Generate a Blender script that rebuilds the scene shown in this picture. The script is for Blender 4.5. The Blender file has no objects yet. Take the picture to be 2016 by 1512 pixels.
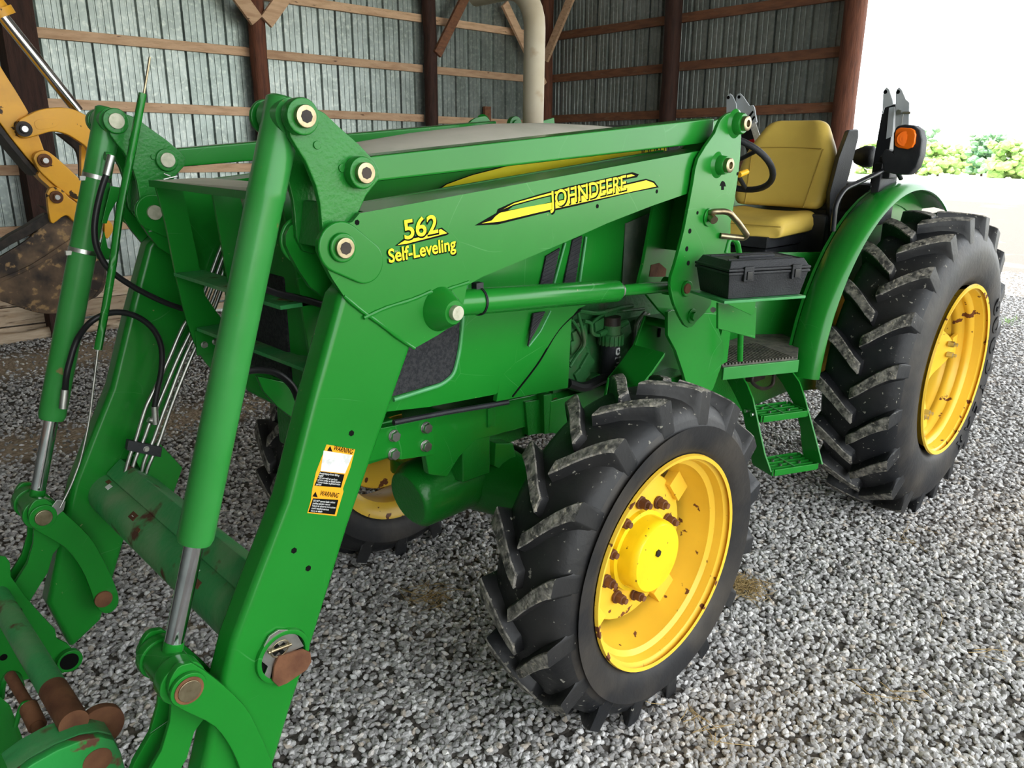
import bpy, bmesh, math, random
import numpy as np
from math import sin, cos, pi, radians, sqrt, atan2, hypot
from mathutils import Vector, Matrix
random.seed(7)
SC = bpy.context.scene
COL = SC.collection

# ------------------------------------------------------------------ camera
F_PX, YAW, PITCH, ROLL = 1542.36, 3.94157, 0.302752, 0.010709
CAM = Vector((3.98671, 1.88815, 1.72338))
fw = Vector((cos(YAW)*cos(PITCH), sin(YAW)*cos(PITCH), -sin(PITCH)))
rt = fw.cross(Vector((0, 0, 1))).normalized(); up = rt.cross(fw)
RT = rt*cos(ROLL)+up*sin(ROLL); UP = -rt*sin(ROLL)+up*cos(ROLL)
cam = bpy.data.cameras.new('camera'); co = bpy.data.objects.new('camera', cam); COL.objects.link(co)
co.matrix_world = Matrix(((RT.x, UP.x, -fw.x, CAM.x), (RT.y, UP.y, -fw.y, CAM.y), (RT.z, UP.z, -fw.z, CAM.z), (0, 0, 0, 1)))
cam.sensor_width = 36; cam.lens = F_PX/2016*36; cam.clip_end = 500
SC.camera = co
# ------------------------------------------------------------------ world, sun, exposure
W = bpy.data.worlds.new('hazy sky'); SC.world = W; W.use_nodes = True
wn = W.node_tree; wn.nodes.clear()
wo = wn.nodes.new('ShaderNodeOutputWorld'); wb = wn.nodes.new('ShaderNodeBackground')
wb.inputs[0].default_value = (0.93, 0.97, 1.0, 1); wb.inputs[1].default_value = 3.5
wn.links.new(wb.outputs[0], wo.inputs[0])
SUN = bpy.data.lights.new('sun', 'SUN'); SUN.energy = 13; SUN.angle = radians(1.5); SUN.color = (1, .96, .88)
so = bpy.data.objects.new('sun', SUN); COL.objects.link(so)
so.rotation_euler = Vector((0.5, -0.12, 0.86)).to_track_quat('Z', 'Y').to_euler()
SC.view_settings.view_transform = 'Standard'; SC.view_settings.look = 'None'
SC.view_settings.gamma = 1; SC.view_settings.use_curve_mapping = False
SC.view_settings.exposure = 0.5

# ------------------------------------------------------------------ point helpers: where a sight line meets a known plane
def ray(px, py): return fw+RT*((px-1008)/F_PX)-UP*((py-756)/F_PX)
def at(px, py, y):
    d = ray(px, py); return CAM+d*((y-CAM.y)/d.y)
def xz(pts, y): return [(at(a, b, y).x, at(a, b, y).z) for a, b in pts]
def atz(px, py, z):
    d = ray(px, py); return CAM+d*((z-CAM.z)/d.z)
def mir(y): return -.13-y

# ------------------------------------------------------------------ materials
def mat(name, col, rough=.5, metal=0, col2=None, sc=8, lo=.45, hi=.6, bump=0, bsc=40, coat=0, detail=6, alpha=1,
        col3=None, sc3=3, lo3=.55, hi3=.62, rough2=None, rnd=None, emit=None, stretch=None, spec=.29, scratch=0):
    m = bpy.data.materials.new(name); m.use_nodes = True; t = m.node_tree; N = t.nodes; L = t.links
    b = N['Principled BSDF']
    b.inputs['Base Color'].default_value = (*col, 1); b.inputs['Roughness'].default_value = rough
    b.inputs['Metallic'].default_value = metal
    b.inputs['Specular IOR Level'].default_value = spec
    if coat: b.inputs['Coat Weight'].default_value = coat; b.inputs['Coat Roughness'].default_value = .12
    tc = N.new('ShaderNodeTexCoord'); vec = tc.outputs['Object']
    if stretch:
        mp = N.new('ShaderNodeMapping'); mp.inputs['Scale'].default_value = stretch; L.new(vec, mp.inputs[0]); vec = mp.outputs[0]
    cur = None
    def layer(cur, c1, c2, s, a, z, dt):
        n = N.new('ShaderNodeTexNoise'); n.inputs['Scale'].default_value = s; n.inputs['Detail'].default_value = dt
        L.new(vec, n.inputs['Vector'])
        r = N.new('ShaderNodeMapRange'); r.inputs[1].default_value = a; r.inputs[2].default_value = z; L.new(n.outputs[0], r.inputs[0])
        x = N.new('ShaderNodeMix'); x.data_type = 'RGBA'; L.new(r.outputs[0], x.inputs[0])
        if cur is None: x.inputs[6].default_value = (*c1, 1)
        else: L.new(cur, x.inputs[6])
        x.inputs[7].default_value = (*c2, 1)
        return x.outputs[2], r.outputs[0]
    if col2: cur, _ = layer(None, col, col2, sc, lo, hi, detail)
    if col3:
        cur, f = layer(cur, col, col3, sc3, lo3, hi3, 8)
        if rough2 is not None:
            r = N.new('ShaderNodeMapRange'); r.inputs[3].default_value = rough; r.inputs[4].default_value = rough2
            L.new(f, r.inputs[0]); L.new(r.outputs[0], b.inputs['Roughness'])
    if rnd:
        oi = N.new('ShaderNodeObjectInfo'); cr = N.new('ShaderNodeValToRGB'); L.new(oi.outputs['Random'], cr.inputs[0])
        els = cr.color_ramp.elements
        while len(els) < len(rnd): els.new(.5)
        for i, (p, c) in enumerate(rnd): els[i].position = p; els[i].color = (*c, 1)
        cr.color_ramp.interpolation = 'LINEAR'
        x = N.new('ShaderNodeMix'); x.data_type = 'RGBA'; x.blend_type = 'MULTIPLY'; x.inputs[0].default_value = 1
        L.new(cr.outputs[0], x.inputs[6]); x.inputs[7].default_value = (*col, 1)
        if cur is not None: L.new(cur, x.inputs[7])
        cur = x.outputs[2]
    if scratch:
        nw = N.new('ShaderNodeTexNoise'); nw.inputs['Scale'].default_value = 1.7; L.new(vec, nw.inputs['Vector'])
        ma = N.new('ShaderNodeVectorMath'); ma.operation = 'MULTIPLY_ADD'; L.new(nw.outputs['Color'], ma.inputs[0]); ma.inputs[1].default_value = (.35, .35, .35); L.new(vec, ma.inputs[2])
        vo = N.new('ShaderNodeTexVoronoi'); vo.feature = 'DISTANCE_TO_EDGE'; vo.inputs['Scale'].default_value = 3.2; L.new(ma.outputs[0], vo.inputs['Vector'])
        r1 = N.new('ShaderNodeMapRange'); r1.inputs[1].default_value = .001; r1.inputs[2].default_value = .004; r1.inputs[3].default_value = 1; r1.inputs[4].default_value = 0; L.new(vo.outputs['Distance'], r1.inputs[0])
        ng = N.new('ShaderNodeTexNoise'); ng.inputs['Scale'].default_value = 6; L.new(vec, ng.inputs['Vector'])
        r2 = N.new('ShaderNodeMapRange'); r2.inputs[1].default_value = .48; r2.inputs[2].default_value = .62; r2.inputs[4].default_value = scratch; L.new(ng.outputs[0], r2.inputs[0])
        mu = N.new('ShaderNodeMath'); mu.operation = 'MULTIPLY'; L.new(r1.outputs[0], mu.inputs[0]); L.new(r2.outputs[0], mu.inputs[1])
        x = N.new('ShaderNodeMix'); x.data_type = 'RGBA'; L.new(mu.outputs[0], x.inputs[0]); L.new(cur, x.inputs[6]); x.inputs[7].default_value = (.16, .42, .18, 1); cur = x.outputs[2]
    if cur is not None: L.new(cur, b.inputs['Base Color'])
    if bump:
        n = N.new('ShaderNodeTexNoise'); n.inputs['Scale'].default_value = bsc; n.inputs['Detail'].default_value = 4
        L.new(vec, n.inputs['Vector'])
        bp = N.new('ShaderNodeBump'); bp.inputs['Strength'].default_value = 1; bp.inputs['Distance'].default_value = bump
        L.new(n.outputs[0], bp.inputs['Height']); L.new(bp.outputs[0], b.inputs['Normal'])
    if emit: b.inputs['Emission Color'].default_value = (*col, 1); b.inputs['Emission Strength'].default_value = emit
    return m
GREEN = mat('green paint', (.0075, .172, .015), .26, 0, (.012, .21, .021), 2.5, .35, .7, coat=.1, scratch=.22, bump=.0004, bsc=9, col3=(.22, .26, .10), sc3=60, lo3=.735, hi3=.76)
GCAST = mat('green cast paint', (.007, .16, .015), .30, 0, (.011, .19, .020), 6, .35, .7, coat=.1, bump=.0012, bsc=110)
GFADE = mat('weathered green paint', (.024, .22, .035), .30, 0, (.05, .26, .065), 5, .35, .75, coat=.1, col3=(.20, .17, .06), sc3=22, lo3=.70, hi3=.75)
GDIRTY = mat('dirty green paint', (.04, .28, .08), .45, 0, (.16, .30, .14), 7, .45, .75, bump=.002, bsc=50, col3=(.11, .045, .03), sc3=9, lo3=.60, hi3=.66, rough2=.8)
GENG = mat('engine green', (.02, .12, .03), .55, 0, (.07, .10, .05), 14, .5, .75, bump=.003, bsc=60)
GRIM = mat('green trim edge', (.05, .28, .08), .3, 0, (.10, .36, .16), 12, .4, .7)
DUSTY = mat('dusty green top', (.60, .57, .48), .75, 0, (.45, .46, .36), 5, .4, .7)
YEL = mat('yellow wheel paint', (.86, .54, .045), .35, 0, (.74, .44, .035), 3, .4, .7, coat=.15, col3=(.14, .045, .015), sc3=18, lo3=.645, hi3=.66, rough2=.8)
YCAP = mat('bright yellow paint', (.90, .66, .01), .35, 0, (.80, .55, .01), 8, .4, .7, coat=.3, col3=(.16, .08, .01), sc3=55, lo3=.68, hi3=.70)
YEX = mat('worn orange yellow paint', (.80, .39, .025), .42, 0, (.62, .30, .03), 5, .45, .7, coat=.15, col3=(.05, .025, .01), sc3=11, lo3=.63, hi3=.645, rough2=.8, bump=.001, bsc=30)
DECAL = mat('yellow decal', (.92, .78, .015), .4, spec=.25)
DECL2 = mat('pale yellow decal', (.75, .60, .06), .5)
BLK = mat('black print', (.004, .0045, .004), .8, spec=.08)
WHT = mat('white print', (.75, .76, .74), .5, col2=(.55, .56, .54), sc=40)
ORG = mat('orange print', (.85, .36, .01), .5)
RUB = mat('black rubber', (.009, .010, .012), .48, 0, (.026, .025, .024), 4, .4, .75, bump=.002, bsc=30, spec=.3, col3=(.22, .21, .18), sc3=60, lo3=.665, hi3=.69, rough2=.9)
RUBT = mat('worn lug rubber', (.05, .049, .045), .85, 0, (.25, .235, .205), 38, .38, .62, bump=.005, bsc=120, col3=(.34, .31, .25), sc3=70, lo3=.58, hi3=.66)
RUBS = mat('dusty sidewall rubber', (.014, .014, .015), .52, 0, (.055, .047, .038), 5, .42, .75, bump=.0015, bsc=40, spec=.3)
HOSE = mat('hose rubber', (.012, .012, .013), .38)
CHR = mat('chrome rod', (.75, .75, .77), .12, 1, (.6, .6, .62), 20, .4, .7)
ZINC = mat('zinc steel', (.55, .55, .52), .35, 1, (.4, .4, .38), 30, .4, .7)
PIN = mat('pin steel', (.40, .34, .22), .4, 1, (.22, .17, .10), 30, .4, .7)
PALE = mat('pale pin face', (.50, .49, .38), .5, .3, (.36, .36, .26), 60, .4, .7)
RUST = mat('rusty steel', (.10, .04, .02), .85, 0, (.19, .085, .04), 18, .35, .7, bump=.002, bsc=60)
DARK = mat('dark greasy steel', (.015, .012, .010), .5, 0, (.05, .035, .025), 20, .4, .7)
BLKPL = mat('black plastic', (.014, .015, .018), .5, 0, (.03, .032, .036), 9, .4, .7, bump=.0012, bsc=220)
BLKSC = mat('black screen mesh', (.012, .013, .016), .75, 0, (.03, .03, .033), 120, .4, .6, bump=.002, bsc=300)
GRYM = mat('grey painted steel', (.42, .46, .49), .5, .1, (.52, .55, .57), 10, .4, .7)
BLKM = mat('black painted steel', (.012, .013, .016), .35, coat=.2)
VINYL = mat('yellow seat vinyl', (.68, .49, .10), .5, 0, (.60, .42, .085), 6, .4, .7, bump=.0006, bsc=90)
STITCH = mat('seat stitching', (.40, .27, .05), .7)
LENS = mat('orange lens', (.95, .17, .008), .25)
BEIGE = mat('dusty beige pipe', (.42, .37, .28), .6, .1, (.33, .27, .18), 5, .4, .7, col3=(.24, .15, .07), sc3=8, lo3=.6, hi3=.75)
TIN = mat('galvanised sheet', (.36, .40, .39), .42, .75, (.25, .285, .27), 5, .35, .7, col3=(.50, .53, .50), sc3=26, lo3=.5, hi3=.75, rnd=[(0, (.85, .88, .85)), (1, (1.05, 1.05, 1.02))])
TIN2 = mat('shaded galvanised sheet', (.24, .26, .25), .45, .4, (.17, .19, .18), 5, .35, .7, col3=(.30, .32, .30), sc3=26, lo3=.5, hi3=.75, rnd=[(0, (.85, .88, .85)), (1, (1.05, 1.05, 1.02))])  # darker copy of TIN: the side wall's backlit shade put into its colour
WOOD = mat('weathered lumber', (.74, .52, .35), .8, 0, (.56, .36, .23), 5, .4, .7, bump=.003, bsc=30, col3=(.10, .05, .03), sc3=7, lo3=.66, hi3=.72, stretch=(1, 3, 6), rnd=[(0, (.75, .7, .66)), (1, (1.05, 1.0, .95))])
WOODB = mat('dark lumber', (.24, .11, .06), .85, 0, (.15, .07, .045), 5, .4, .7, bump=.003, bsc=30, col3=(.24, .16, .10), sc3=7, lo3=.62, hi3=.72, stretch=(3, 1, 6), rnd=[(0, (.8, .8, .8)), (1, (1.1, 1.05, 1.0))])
WOODP = mat('pale skirt board', (.66, .55, .42), .85, 0, (.46, .34, .23), 4, .4, .7, bump=.006, bsc=12, col3=(.13, .08, .05), sc3=5, lo3=.58, hi3=.70, stretch=(1, 3, 7), rnd=[(0, (.65, .6, .55)), (1, (1.1, 1.08, 1.05))])
POST = mat('creosoted post', (.055, .024, .017), .75, 0, (.028, .014, .011), 8, .4, .7, bump=.005, bsc=25, stretch=(4, 4, .6))
POSTR = mat('red brown post', (.17, .062, .035), .75, 0, (.09, .035, .022), 8, .4, .7, bump=.005, bsc=25, stretch=(4, 4, .6))
STEPG = mat('worn step tread', (.13, .12, .10), .8, 0, (.06, .06, .055), 30, .4, .7, bump=.004, bsc=90)
BUCK = mat('scuffed black brown bucket', (.035, .026, .021), .5, .1, (.17, .11, .065), 6, .42, .62, detail=10, col3=(.32, .20, .09), sc3=24, lo3=.58, hi3=.66, bump=.003, bsc=20)
STRAW = mat('dry straw', (.42, .30, .13), .8, rnd=[(0, (.7, .7, .7)), (1, (1.1, 1.1, 1.1))])
STONE = mat('limestone pebble', (1, 1, 1), .75, 0, (.78, .76, .74), 1.5, .4, .7, rnd=[(0, (.18, .175, .17)), (.25, (.36, .355, .35)), (.6, (.52, .515, .51)), (.86, (.70, .695, .685)), (.95, (.46, .40, .33)), (1, (.85, .84, .81))])
LEAF = [mat('pale green foliage', (.15, .27, .07), .7, 0, (.26, .36, .12), 1.2, .4, .65, bump=.2, bsc=2),  # paler of the two leaf greens, mottled at random
        mat('blue green foliage', (.09, .20, .11), .7, 0, (.17, .28, .15), 1.2, .4, .65, bump=.2, bsc=2)]
BARK = mat('tree bark', (.10, .07, .045), .9)
FIELD = mat('pale dry field', (.62, .62, .50), .9, 0, (.50, .58, .34), .12, .45, .7)

# gravel base: dark grit between stones, and from afar a stone pattern of its own
def ground_mat():
    m = bpy.data.materials.new('grey limestone gravel'); m.use_nodes = True; t = m.node_tree; N = t.nodes; L = t.links
    b = N['Principled BSDF']; b.inputs['Roughness'].default_value = .9
    tc = N.new('ShaderNodeTexCoord'); v = N.new('ShaderNodeTexVoronoi'); v.inputs['Scale'].default_value = 48
    L.new(tc.outputs['Object'], v.inputs['Vector'])
    sp = N.new('ShaderNodeSeparateColor'); L.new(v.outputs['Color'], sp.inputs[0])
    cr = N.new('ShaderNodeValToRGB'); L.new(sp.outputs[0], cr.inputs[0])
    e = cr.color_ramp.elements; e[0].color = (.18, .175, .165, 1); e[1].color = (.62, .61, .59, 1)
    r = N.new('ShaderNodeMapRange'); r.inputs[1].default_value = .004; r.inputs[2].default_value = .011; L.new(v.outputs['Distance'], r.inputs[0])
    x = N.new('ShaderNodeMix'); x.data_type = 'RGBA'; L.new(r.outputs[0], x.inputs[0]); L.new(cr.outputs[0], x.inputs[6]); x.inputs[7].default_value = (.08, .07, .06, 1)
    n = N.new('ShaderNodeTexNoise'); n.inputs['Scale'].default_value = .9; n.inputs['Detail'].default_value = 7; L.new(tc.outputs['Object'], n.inputs['Vector'])
    at_ = N.new('ShaderNodeAttribute'); at_.attribute_name = 'dirt'
    ad = N.new('ShaderNodeMath'); ad.operation = 'ADD'; L.new(at_.outputs['Fac'], ad.inputs[0])
    r2 = N.new('ShaderNodeMapRange'); r2.inputs[1].default_value = .6; r2.inputs[2].default_value = .8; L.new(n.outputs[0], r2.inputs[0])
    L.new(r2.outputs[0], ad.inputs[1]); ad.use_clamp = True
    y = N.new('ShaderNodeMix'); y.data_type = 'RGBA'; L.new(ad.outputs[0], y.inputs[0]); L.new(x.outputs[2], y.inputs[6]); y.inputs[7].default_value = (.40, .31, .22, 1)
    L.new(y.outputs[2], b.inputs['Base Color'])
    bp = N.new('ShaderNodeBump'); bp.inputs['Distance'].default_value = .01; bp.invert = True; L.new(v.outputs['Distance'], bp.inputs['Height']); L.new(bp.outputs[0], b.inputs['Normal'])
    return m
GRAV = ground_mat()

# ------------------------------------------------------------------ object helpers
def link(name, me, m, parent=None, smooth=None):
    o = bpy.data.objects.new(name, me); COL.objects.link(o)
    for k in (m if isinstance(m, (list, tuple)) else [m]): me.materials.append(k)
    if parent:
        o.parent = parent; o.matrix_parent_inverse = parent.matrix_basis.inverted() if parent.parent is None else Matrix()
        if parent.parent is not None: o.matrix_parent_inverse = (parent.parent.matrix_basis @ parent.matrix_parent_inverse @ parent.matrix_basis).inverted()
    if smooth is not None and len(me.polygons):
        me.polygons.foreach_set('use_smooth', [True]*len(me.polygons))
        if smooth < 180: me.set_sharp_from_angle(angle=radians(smooth))
    return o
def fromdata(name, V, Fc, m, parent=None, smooth=None, mi=None):
    me = bpy.data.meshes.new(name); me.from_pydata([tuple(v) for v in V], [], Fc); me.update()
    o = link(name, me, m, parent, smooth)
    if mi is not None: me.polygons.foreach_set('material_index', mi)
    return o
def thing(name, label, cat, loc=(0, 0, 0), group=None):
    o = bpy.data.objects.new(name, None); COL.objects.link(o); o.location = loc; o.empty_display_size = .1
    o['label'] = label; o['category'] = cat
    if group: o['group'] = group
    bpy.context.view_layer.update() if False else None
    o.matrix_basis = Matrix.Translation(Vector(loc))
    return o
def tag(o, label, cat, group=None, kind=None):
    if label: o['label'] = label
    if cat: o['category'] = cat
    if group: o['group'] = group
    if kind: o['kind'] = kind
    return o
def structure(o): o['kind'] = 'structure'; return o
class MB:
    """collects pieces of ONE part into one mesh"""
    def __init__(s): s.V = []; s.F = []; s.M = []
    def add(s, V, Fc, mi=0):
        k = len(s.V); s.V += [tuple(v) for v in V]; s.F += [tuple(i+k for i in f) for f in Fc]; s.M += [mi]*len(Fc); return s
    def box(s, c, h, R=None, mi=0):
        R = R or Matrix.Identity(3); c = Vector(c)
        V = [c+R@Vector((x*h[0], y*h[1], z*h[2])) for x in (-1, 1) for y in (-1, 1) for z in (-1, 1)]
        return s.add(V, [(0, 1, 3, 2), (4, 6, 7, 5), (0, 4, 5, 1), (2, 3, 7, 6), (0, 2, 6, 4), (1, 5, 7, 3)], mi)
    def tube(s, P, r, n=12, caps=True, mi=0):
        P = [Vector(p) for p in P]; R = r if isinstance(r, (list, tuple)) else [r]*len(P)
        t0 = (P[1]-P[0]).normalized(); u = t0.orthogonal().normalized(); V = []
        for i, p in enumerate(P):
            t = (P[min(i+1, len(P)-1)]-P[max(i-1, 0)]).normalized()
            u = (u-t*u.dot(t)).normalized(); w = t.cross(u)
            V += [p+(u*cos(a)+w*sin(a))*R[i] for a in (2*pi*k/n for k in range(n))]
        Fc = [(i*n+k, i*n+(k+1) % n, (i+1)*n+(k+1) % n, (i+1)*n+k) for i in range(len(P)-1) for k in range(n)]
        if caps: Fc += [tuple(range(n-1, -1, -1)), tuple((len(P)-1)*n+k for k in range(n))]
        return s.add(V, Fc, mi)
    def prism(s, poly, y0, y1, mi=0):
        """poly of (x, z) extruded along Y"""
        n = len(poly); A = sum(poly[i][0]*poly[(i+1) % n][1]-poly[(i+1) % n][0]*poly[i][1] for i in range(n))
        if A < 0: poly = poly[::-1]
        V = [(x, min(y0, y1), z) for x, z in poly]+[(x, max(y0, y1), z) for x, z in poly]
        return s.add(V, [tuple(range(n)), tuple(range(2*n-1, n-1, -1))]+[(i+n, (i+1) % n+n, (i+1) % n, i) for i in range(n)], mi)
    def prismv(s, poly, d, mi=0):
        n = len(poly); d = Vector(d); V = [Vector(p) for p in poly]; V += [p+d for p in V]
        return s.add(V, [tuple(range(n-1, -1, -1)), tuple(range(n, 2*n))]+[(i, (i+1) % n, (i+1) % n+n, i+n) for i in range(n)], mi)
    def lathe(s, prof, c, n=48, closed=False, mi=0):
        """prof of (y, r) around the Y axis through c"""
        V = [(c[0]+r*cos(2*pi*k/n), c[1]+y, c[2]+r*sin(2*pi*k/n)) for y, r in prof for k in range(n)]
        m = len(prof); Fc = [(i*n+k, i*n+(k+1) % n, ((i+1) % m)*n+(k+1) % n, ((i+1) % m)*n+k) for i in range(m if closed else m-1) for k in range(n)]
        return s.add(V, Fc, mi)
    def ycyl(s, x, z, y0, y1, r, n=20, mi=0): return s.tube([(x, y0, z), (x, y1, z)], r, n, True, mi)
    def build(s, name, m, parent=None, bevel=0, smooth=35, seg=2):
        me = bpy.data.meshes.new(name); me.from_pydata(s.V, [], s.F); me.update()
        me.polygons.foreach_set('material_index', s.M)
        if bevel or True:
            bm = bmesh.new(); bm.from_mesh(me); bmesh.ops.recalc_face_normals(bm, faces=bm.faces)
            if bevel:
                bmesh.ops.remove_doubles(bm, verts=bm.verts, dist=1e-5)
                ed = [e for e in bm.edges if len(e.link_faces) == 2 and e.calc_face_angle(0) > radians(40)]
                bmesh.ops.bevel(bm, geom=ed, offset=bevel, segments=seg, profile=.5, affect='EDGES', clamp_overlap=True)
            bm.to_mesh(me); bm.free()
        o = link(name, me, m, parent, smooth)
        if bevel and smooth: w = o.modifiers.new('weighted', 'WEIGHTED_NORMAL'); w.keep_sharp = True; w.weight = 100
        return o
def rounded(P, r, k=5):
    """a path with its corners rounded"""
    P = [Vector(p) for p in P]; out = [P[0]]
    for i in range(1, len(P)-1):
        a, b, c = P[i-1], P[i], P[i+1]; d1 = (a-b); d2 = (c-b); q = min(r, d1.length*.45, d2.length*.45)
        p0 = b+d1.normalized()*q; p1 = b+d2.normalized()*q
        for j in range(k+1):
            t = j/k; out.append(p0*(1-t)**2+b*2*t*(1-t)+p1*t*t)
    return out+[P[-1]]
def smoothpath(P, n=6):
    P = [Vector(p) for p in P]; Q = [P[0]*2-P[1]]+P+[P[-1]*2-P[-2]]; out = []
    for i in range(1, len(Q)-2):
        for j in range(n):
            t = j/n; a, b, c, d = Q[i-1:i+3]
            out.append(.5*((2*b)+(c-a)*t+(2*a-5*b+4*c-d)*t*t+(3*b-a-3*c+d)*t**3))
    return out+[P[-1]]
def smooth2(P, n=5):
    return [(v.x, v.z) for v in smoothpath([Vector((a, 0, b)) for a, b in P], n)]
def circ(x, z, r, a0=0, a1=360, n=16):
    return [(x+r*cos(radians(a0+(a1-a0)*i/n)), z+r*sin(radians(a0+(a1-a0)*i/n))) for i in range(n+(0 if (a1-a0) == 360 else 1))]
def hull(*cs):
    """outline around circles (x, z, r)"""
    pts = [p for x, z, r in cs for p in circ(x, z, r, n=28)]
    pts = sorted(set((round(a, 5), round(b, 5)) for a, b in pts))
    def half(ps):
        h = []
        for p in ps:
            while len(h) > 1 and (h[-1][0]-h[-2][0])*(p[1]-h[-2][1])-(h[-1][1]-h[-2][1])*(p[0]-h[-2][0]) <= 0: h.pop()
            h.append(p)
        return h
    return half(pts)[:-1]+half(pts[::-1])[:-1]
def part(name, m, parent, fn, bevel=0, smooth=35, **k):
    b = MB(); fn(b); return b.build(name, m, parent, bevel, smooth, **k)
def poly(name, pts, y0, y1, m, parent, bevel=.002, **k):
    b = MB(); b.prism(pts, y0, y1); return b.build(name, m, parent, bevel, **k)
def tubeo(name, P, r, m, parent, n=12, **k):
    b = MB(); b.tube(P, r, n); return b.build(name, m, parent, **k)
def bolt(name, x, y, z, r, h, m, parent, sgn=1, washer=True):
    """hex head facing +-Y"""
    b = MB()
    if washer: b.ycyl(x, z, y, y+sgn*h*.2, r*1.15, 16)
    b.tube([(x, y+sgn*h*.2, z), (x, y+sgn*h, z)], r, 6); return b.build(name, m, parent, bevel=r*.08, seg=1)
def text(name, s, p0, p1, H, m, parent, y=None, nrm=(0, 1, 0), caps=None, th=.0006, bold=.0, shear=0, fitw=True):
    """lettering on a plane: p0 -> p1 is the baseline (world points), H the letter height"""
    cu = bpy.data.curves.new(name, 'FONT'); cu.body = s; cu.size = 1; cu.offset = bold; cu.shear = shear; cu.resolution_u = 4
    if caps:
        cu.small_caps_scale = .78
        for i, ch in enumerate(s):
            if ch in caps: cu.body_format[i].use_small_caps = True
    o = bpy.data.objects.new(name, cu); COL.objects.link(o); bpy.context.view_layer.update()
    me = bpy.data.meshes.new_from_object(o.evaluated_get(bpy.context.evaluated_depsgraph_get()))
    bpy.data.objects.remove(o); bpy.data.curves.remove(cu)
    n = len(me.vertices); c = np.empty(n*3); me.vertices.foreach_get('co', c); c = c.reshape(-1, 3)
    x0, x1 = c[:, 0].min(), c[:, 0].max(); y0 = 0; y1 = max(c[:, 1].max(), .5)
    p0 = Vector(p0); p1 = Vector(p1); X = (p1-p0); nv = Vector(nrm).normalized(); Yv = nv.cross(X.normalized())
    out = [p0+X*((a-x0)/(x1-x0))+Yv*(b/y1*H)+nv*th for a, b, _ in c]
    me.vertices.foreach_set('co', [q for v in out for q in v]); me.update(); me.materials.clear()
    return link(name, me, m, parent)
def copy_tree(o, parent=None, M=None):
    c = o.copy(); COL.objects.link(c)
    if parent: c.parent = parent
    for ch in [x for x in bpy.data.objects if x.parent == o]: copy_tree(ch, c)
    return c

# ================================================================== barn
# the barn stands about one degree off the tractor's level, so it has axes of its own
BA = Vector((-0.99976, 0.02047, -0.00778)); BB = Vector((-0.02033, -0.99962, -0.01862)); BN = Vector((-.00816, -.01846, .9998))
BP = Vector((1.492, -5.966, 0))
CU = 5.63
def bw(u, v, w): return BP+BA*u+BB*v+BN*w
BR = Matrix((BA, BB, BN)).transposed()
def bbox(b, u0, u1, v0, v1, w0, w1, mi=0): b.box(bw((u0+u1)/2, (v0+v1)/2, (w0+w1)/2), (abs(u1-u0)/2, abs(v1-v0)/2, abs(w1-w0)/2), BR, mi)
def sheet(name, u0, width, along, w0, w1, parent, m):
    """one ribbed sheet: along 'a' (back wall) or 'b' (side wall)"""
    prof = []; p = .205; k = 0; x = 0
    while x < width-.001:
        prof += [(x, 0), (x+.012, .026), (x+.036, .026), (x+.048, 0), (x+.090, 0), (x+.094, .006), (x+.104, .006), (x+.108, 0), (x+.150, 0), (x+.154, .006), (x+.164, .006), (x+.168, 0)]; x += p
    prof.append((width+.02, 0))
    V = []
    for w in (w0, w1):
        for a, d in prof:
            V.append(bw(u0+a, .045+d, w) if along == 'a' else bw(CU+.045+d, u0-a, w))
    n = len(prof); Fc = [(i, i+1, n+i+1, n+i) for i in range(n-1)]
    return fromdata(name, V, Fc, m, parent)
wall_back = structure(part('wall_back', WOOD, None, lambda b: bbox(b, -5, 5.6, .0, .04, 3.60, 3.75)))
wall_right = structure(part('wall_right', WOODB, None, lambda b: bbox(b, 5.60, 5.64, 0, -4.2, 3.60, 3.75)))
u = -4.95
while u < 5.5: sheet('metal_sheet', u, .82, 'a', -.15, 3.8, wall_back, TIN); u += .82
v = .02
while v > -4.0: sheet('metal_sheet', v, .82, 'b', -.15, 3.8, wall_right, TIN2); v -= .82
UP_ = [-4.7, -2.65, -.60, 1.50, 3.63, 5.60]
for w in (.92, 1.43, 1.975, 2.53, 3.075):
    for i in range(len(UP_)-1):
        dz = random.uniform(-.008, .008)
        ob = part('girt', WOOD, wall_back, lambda b: bbox(b, UP_[i]+.05, UP_[i+1]-.05, .0, .04, w-.042+dz, w+.042+dz), bevel=.003)
VP_ = [0, -2.08, -4.15]
for w in (.92, 1.47, 2.03, 2.545, 3.065):
    for i in range(2):
        dz = random.uniform(-.008, .008)
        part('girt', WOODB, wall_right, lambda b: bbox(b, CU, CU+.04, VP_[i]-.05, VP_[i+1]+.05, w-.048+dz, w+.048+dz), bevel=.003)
def postf(u, v, r, m, parent, sq=False):
    def f(b):
        if sq: bbox(b, u-r, u+r, v-r, v+r, -.2, 3.6)
        else:
            P = [bw(u+random.uniform(-.006, .006), v+random.uniform(-.006, .006), -.2+i*.38) for i in range(11)]
            b.tube(P, [r*random.uniform(.96, 1.04) for _ in P], 14)
    return part('post', m, parent, f, bevel=.006 if sq else 0)
postf(UP_[0], -.09, .09, POST, wall_back); postf(UP_[1], -.09, .09, POST, wall_back)
postf(UP_[2], -.10, .125, POST, wall_back, True)
postf(UP_[3], -.09, .085, POSTR, wall_back); postf(UP_[4], -.08, .078, POST, wall_back); postf(CU-.06, -.06, .085, POSTR, wall_back)
postf(CU-.07, VP_[1], .095, POST, wall_right); postf(CU-.06, VP_[2]-.03, .105, POSTR, wall_right)
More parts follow.
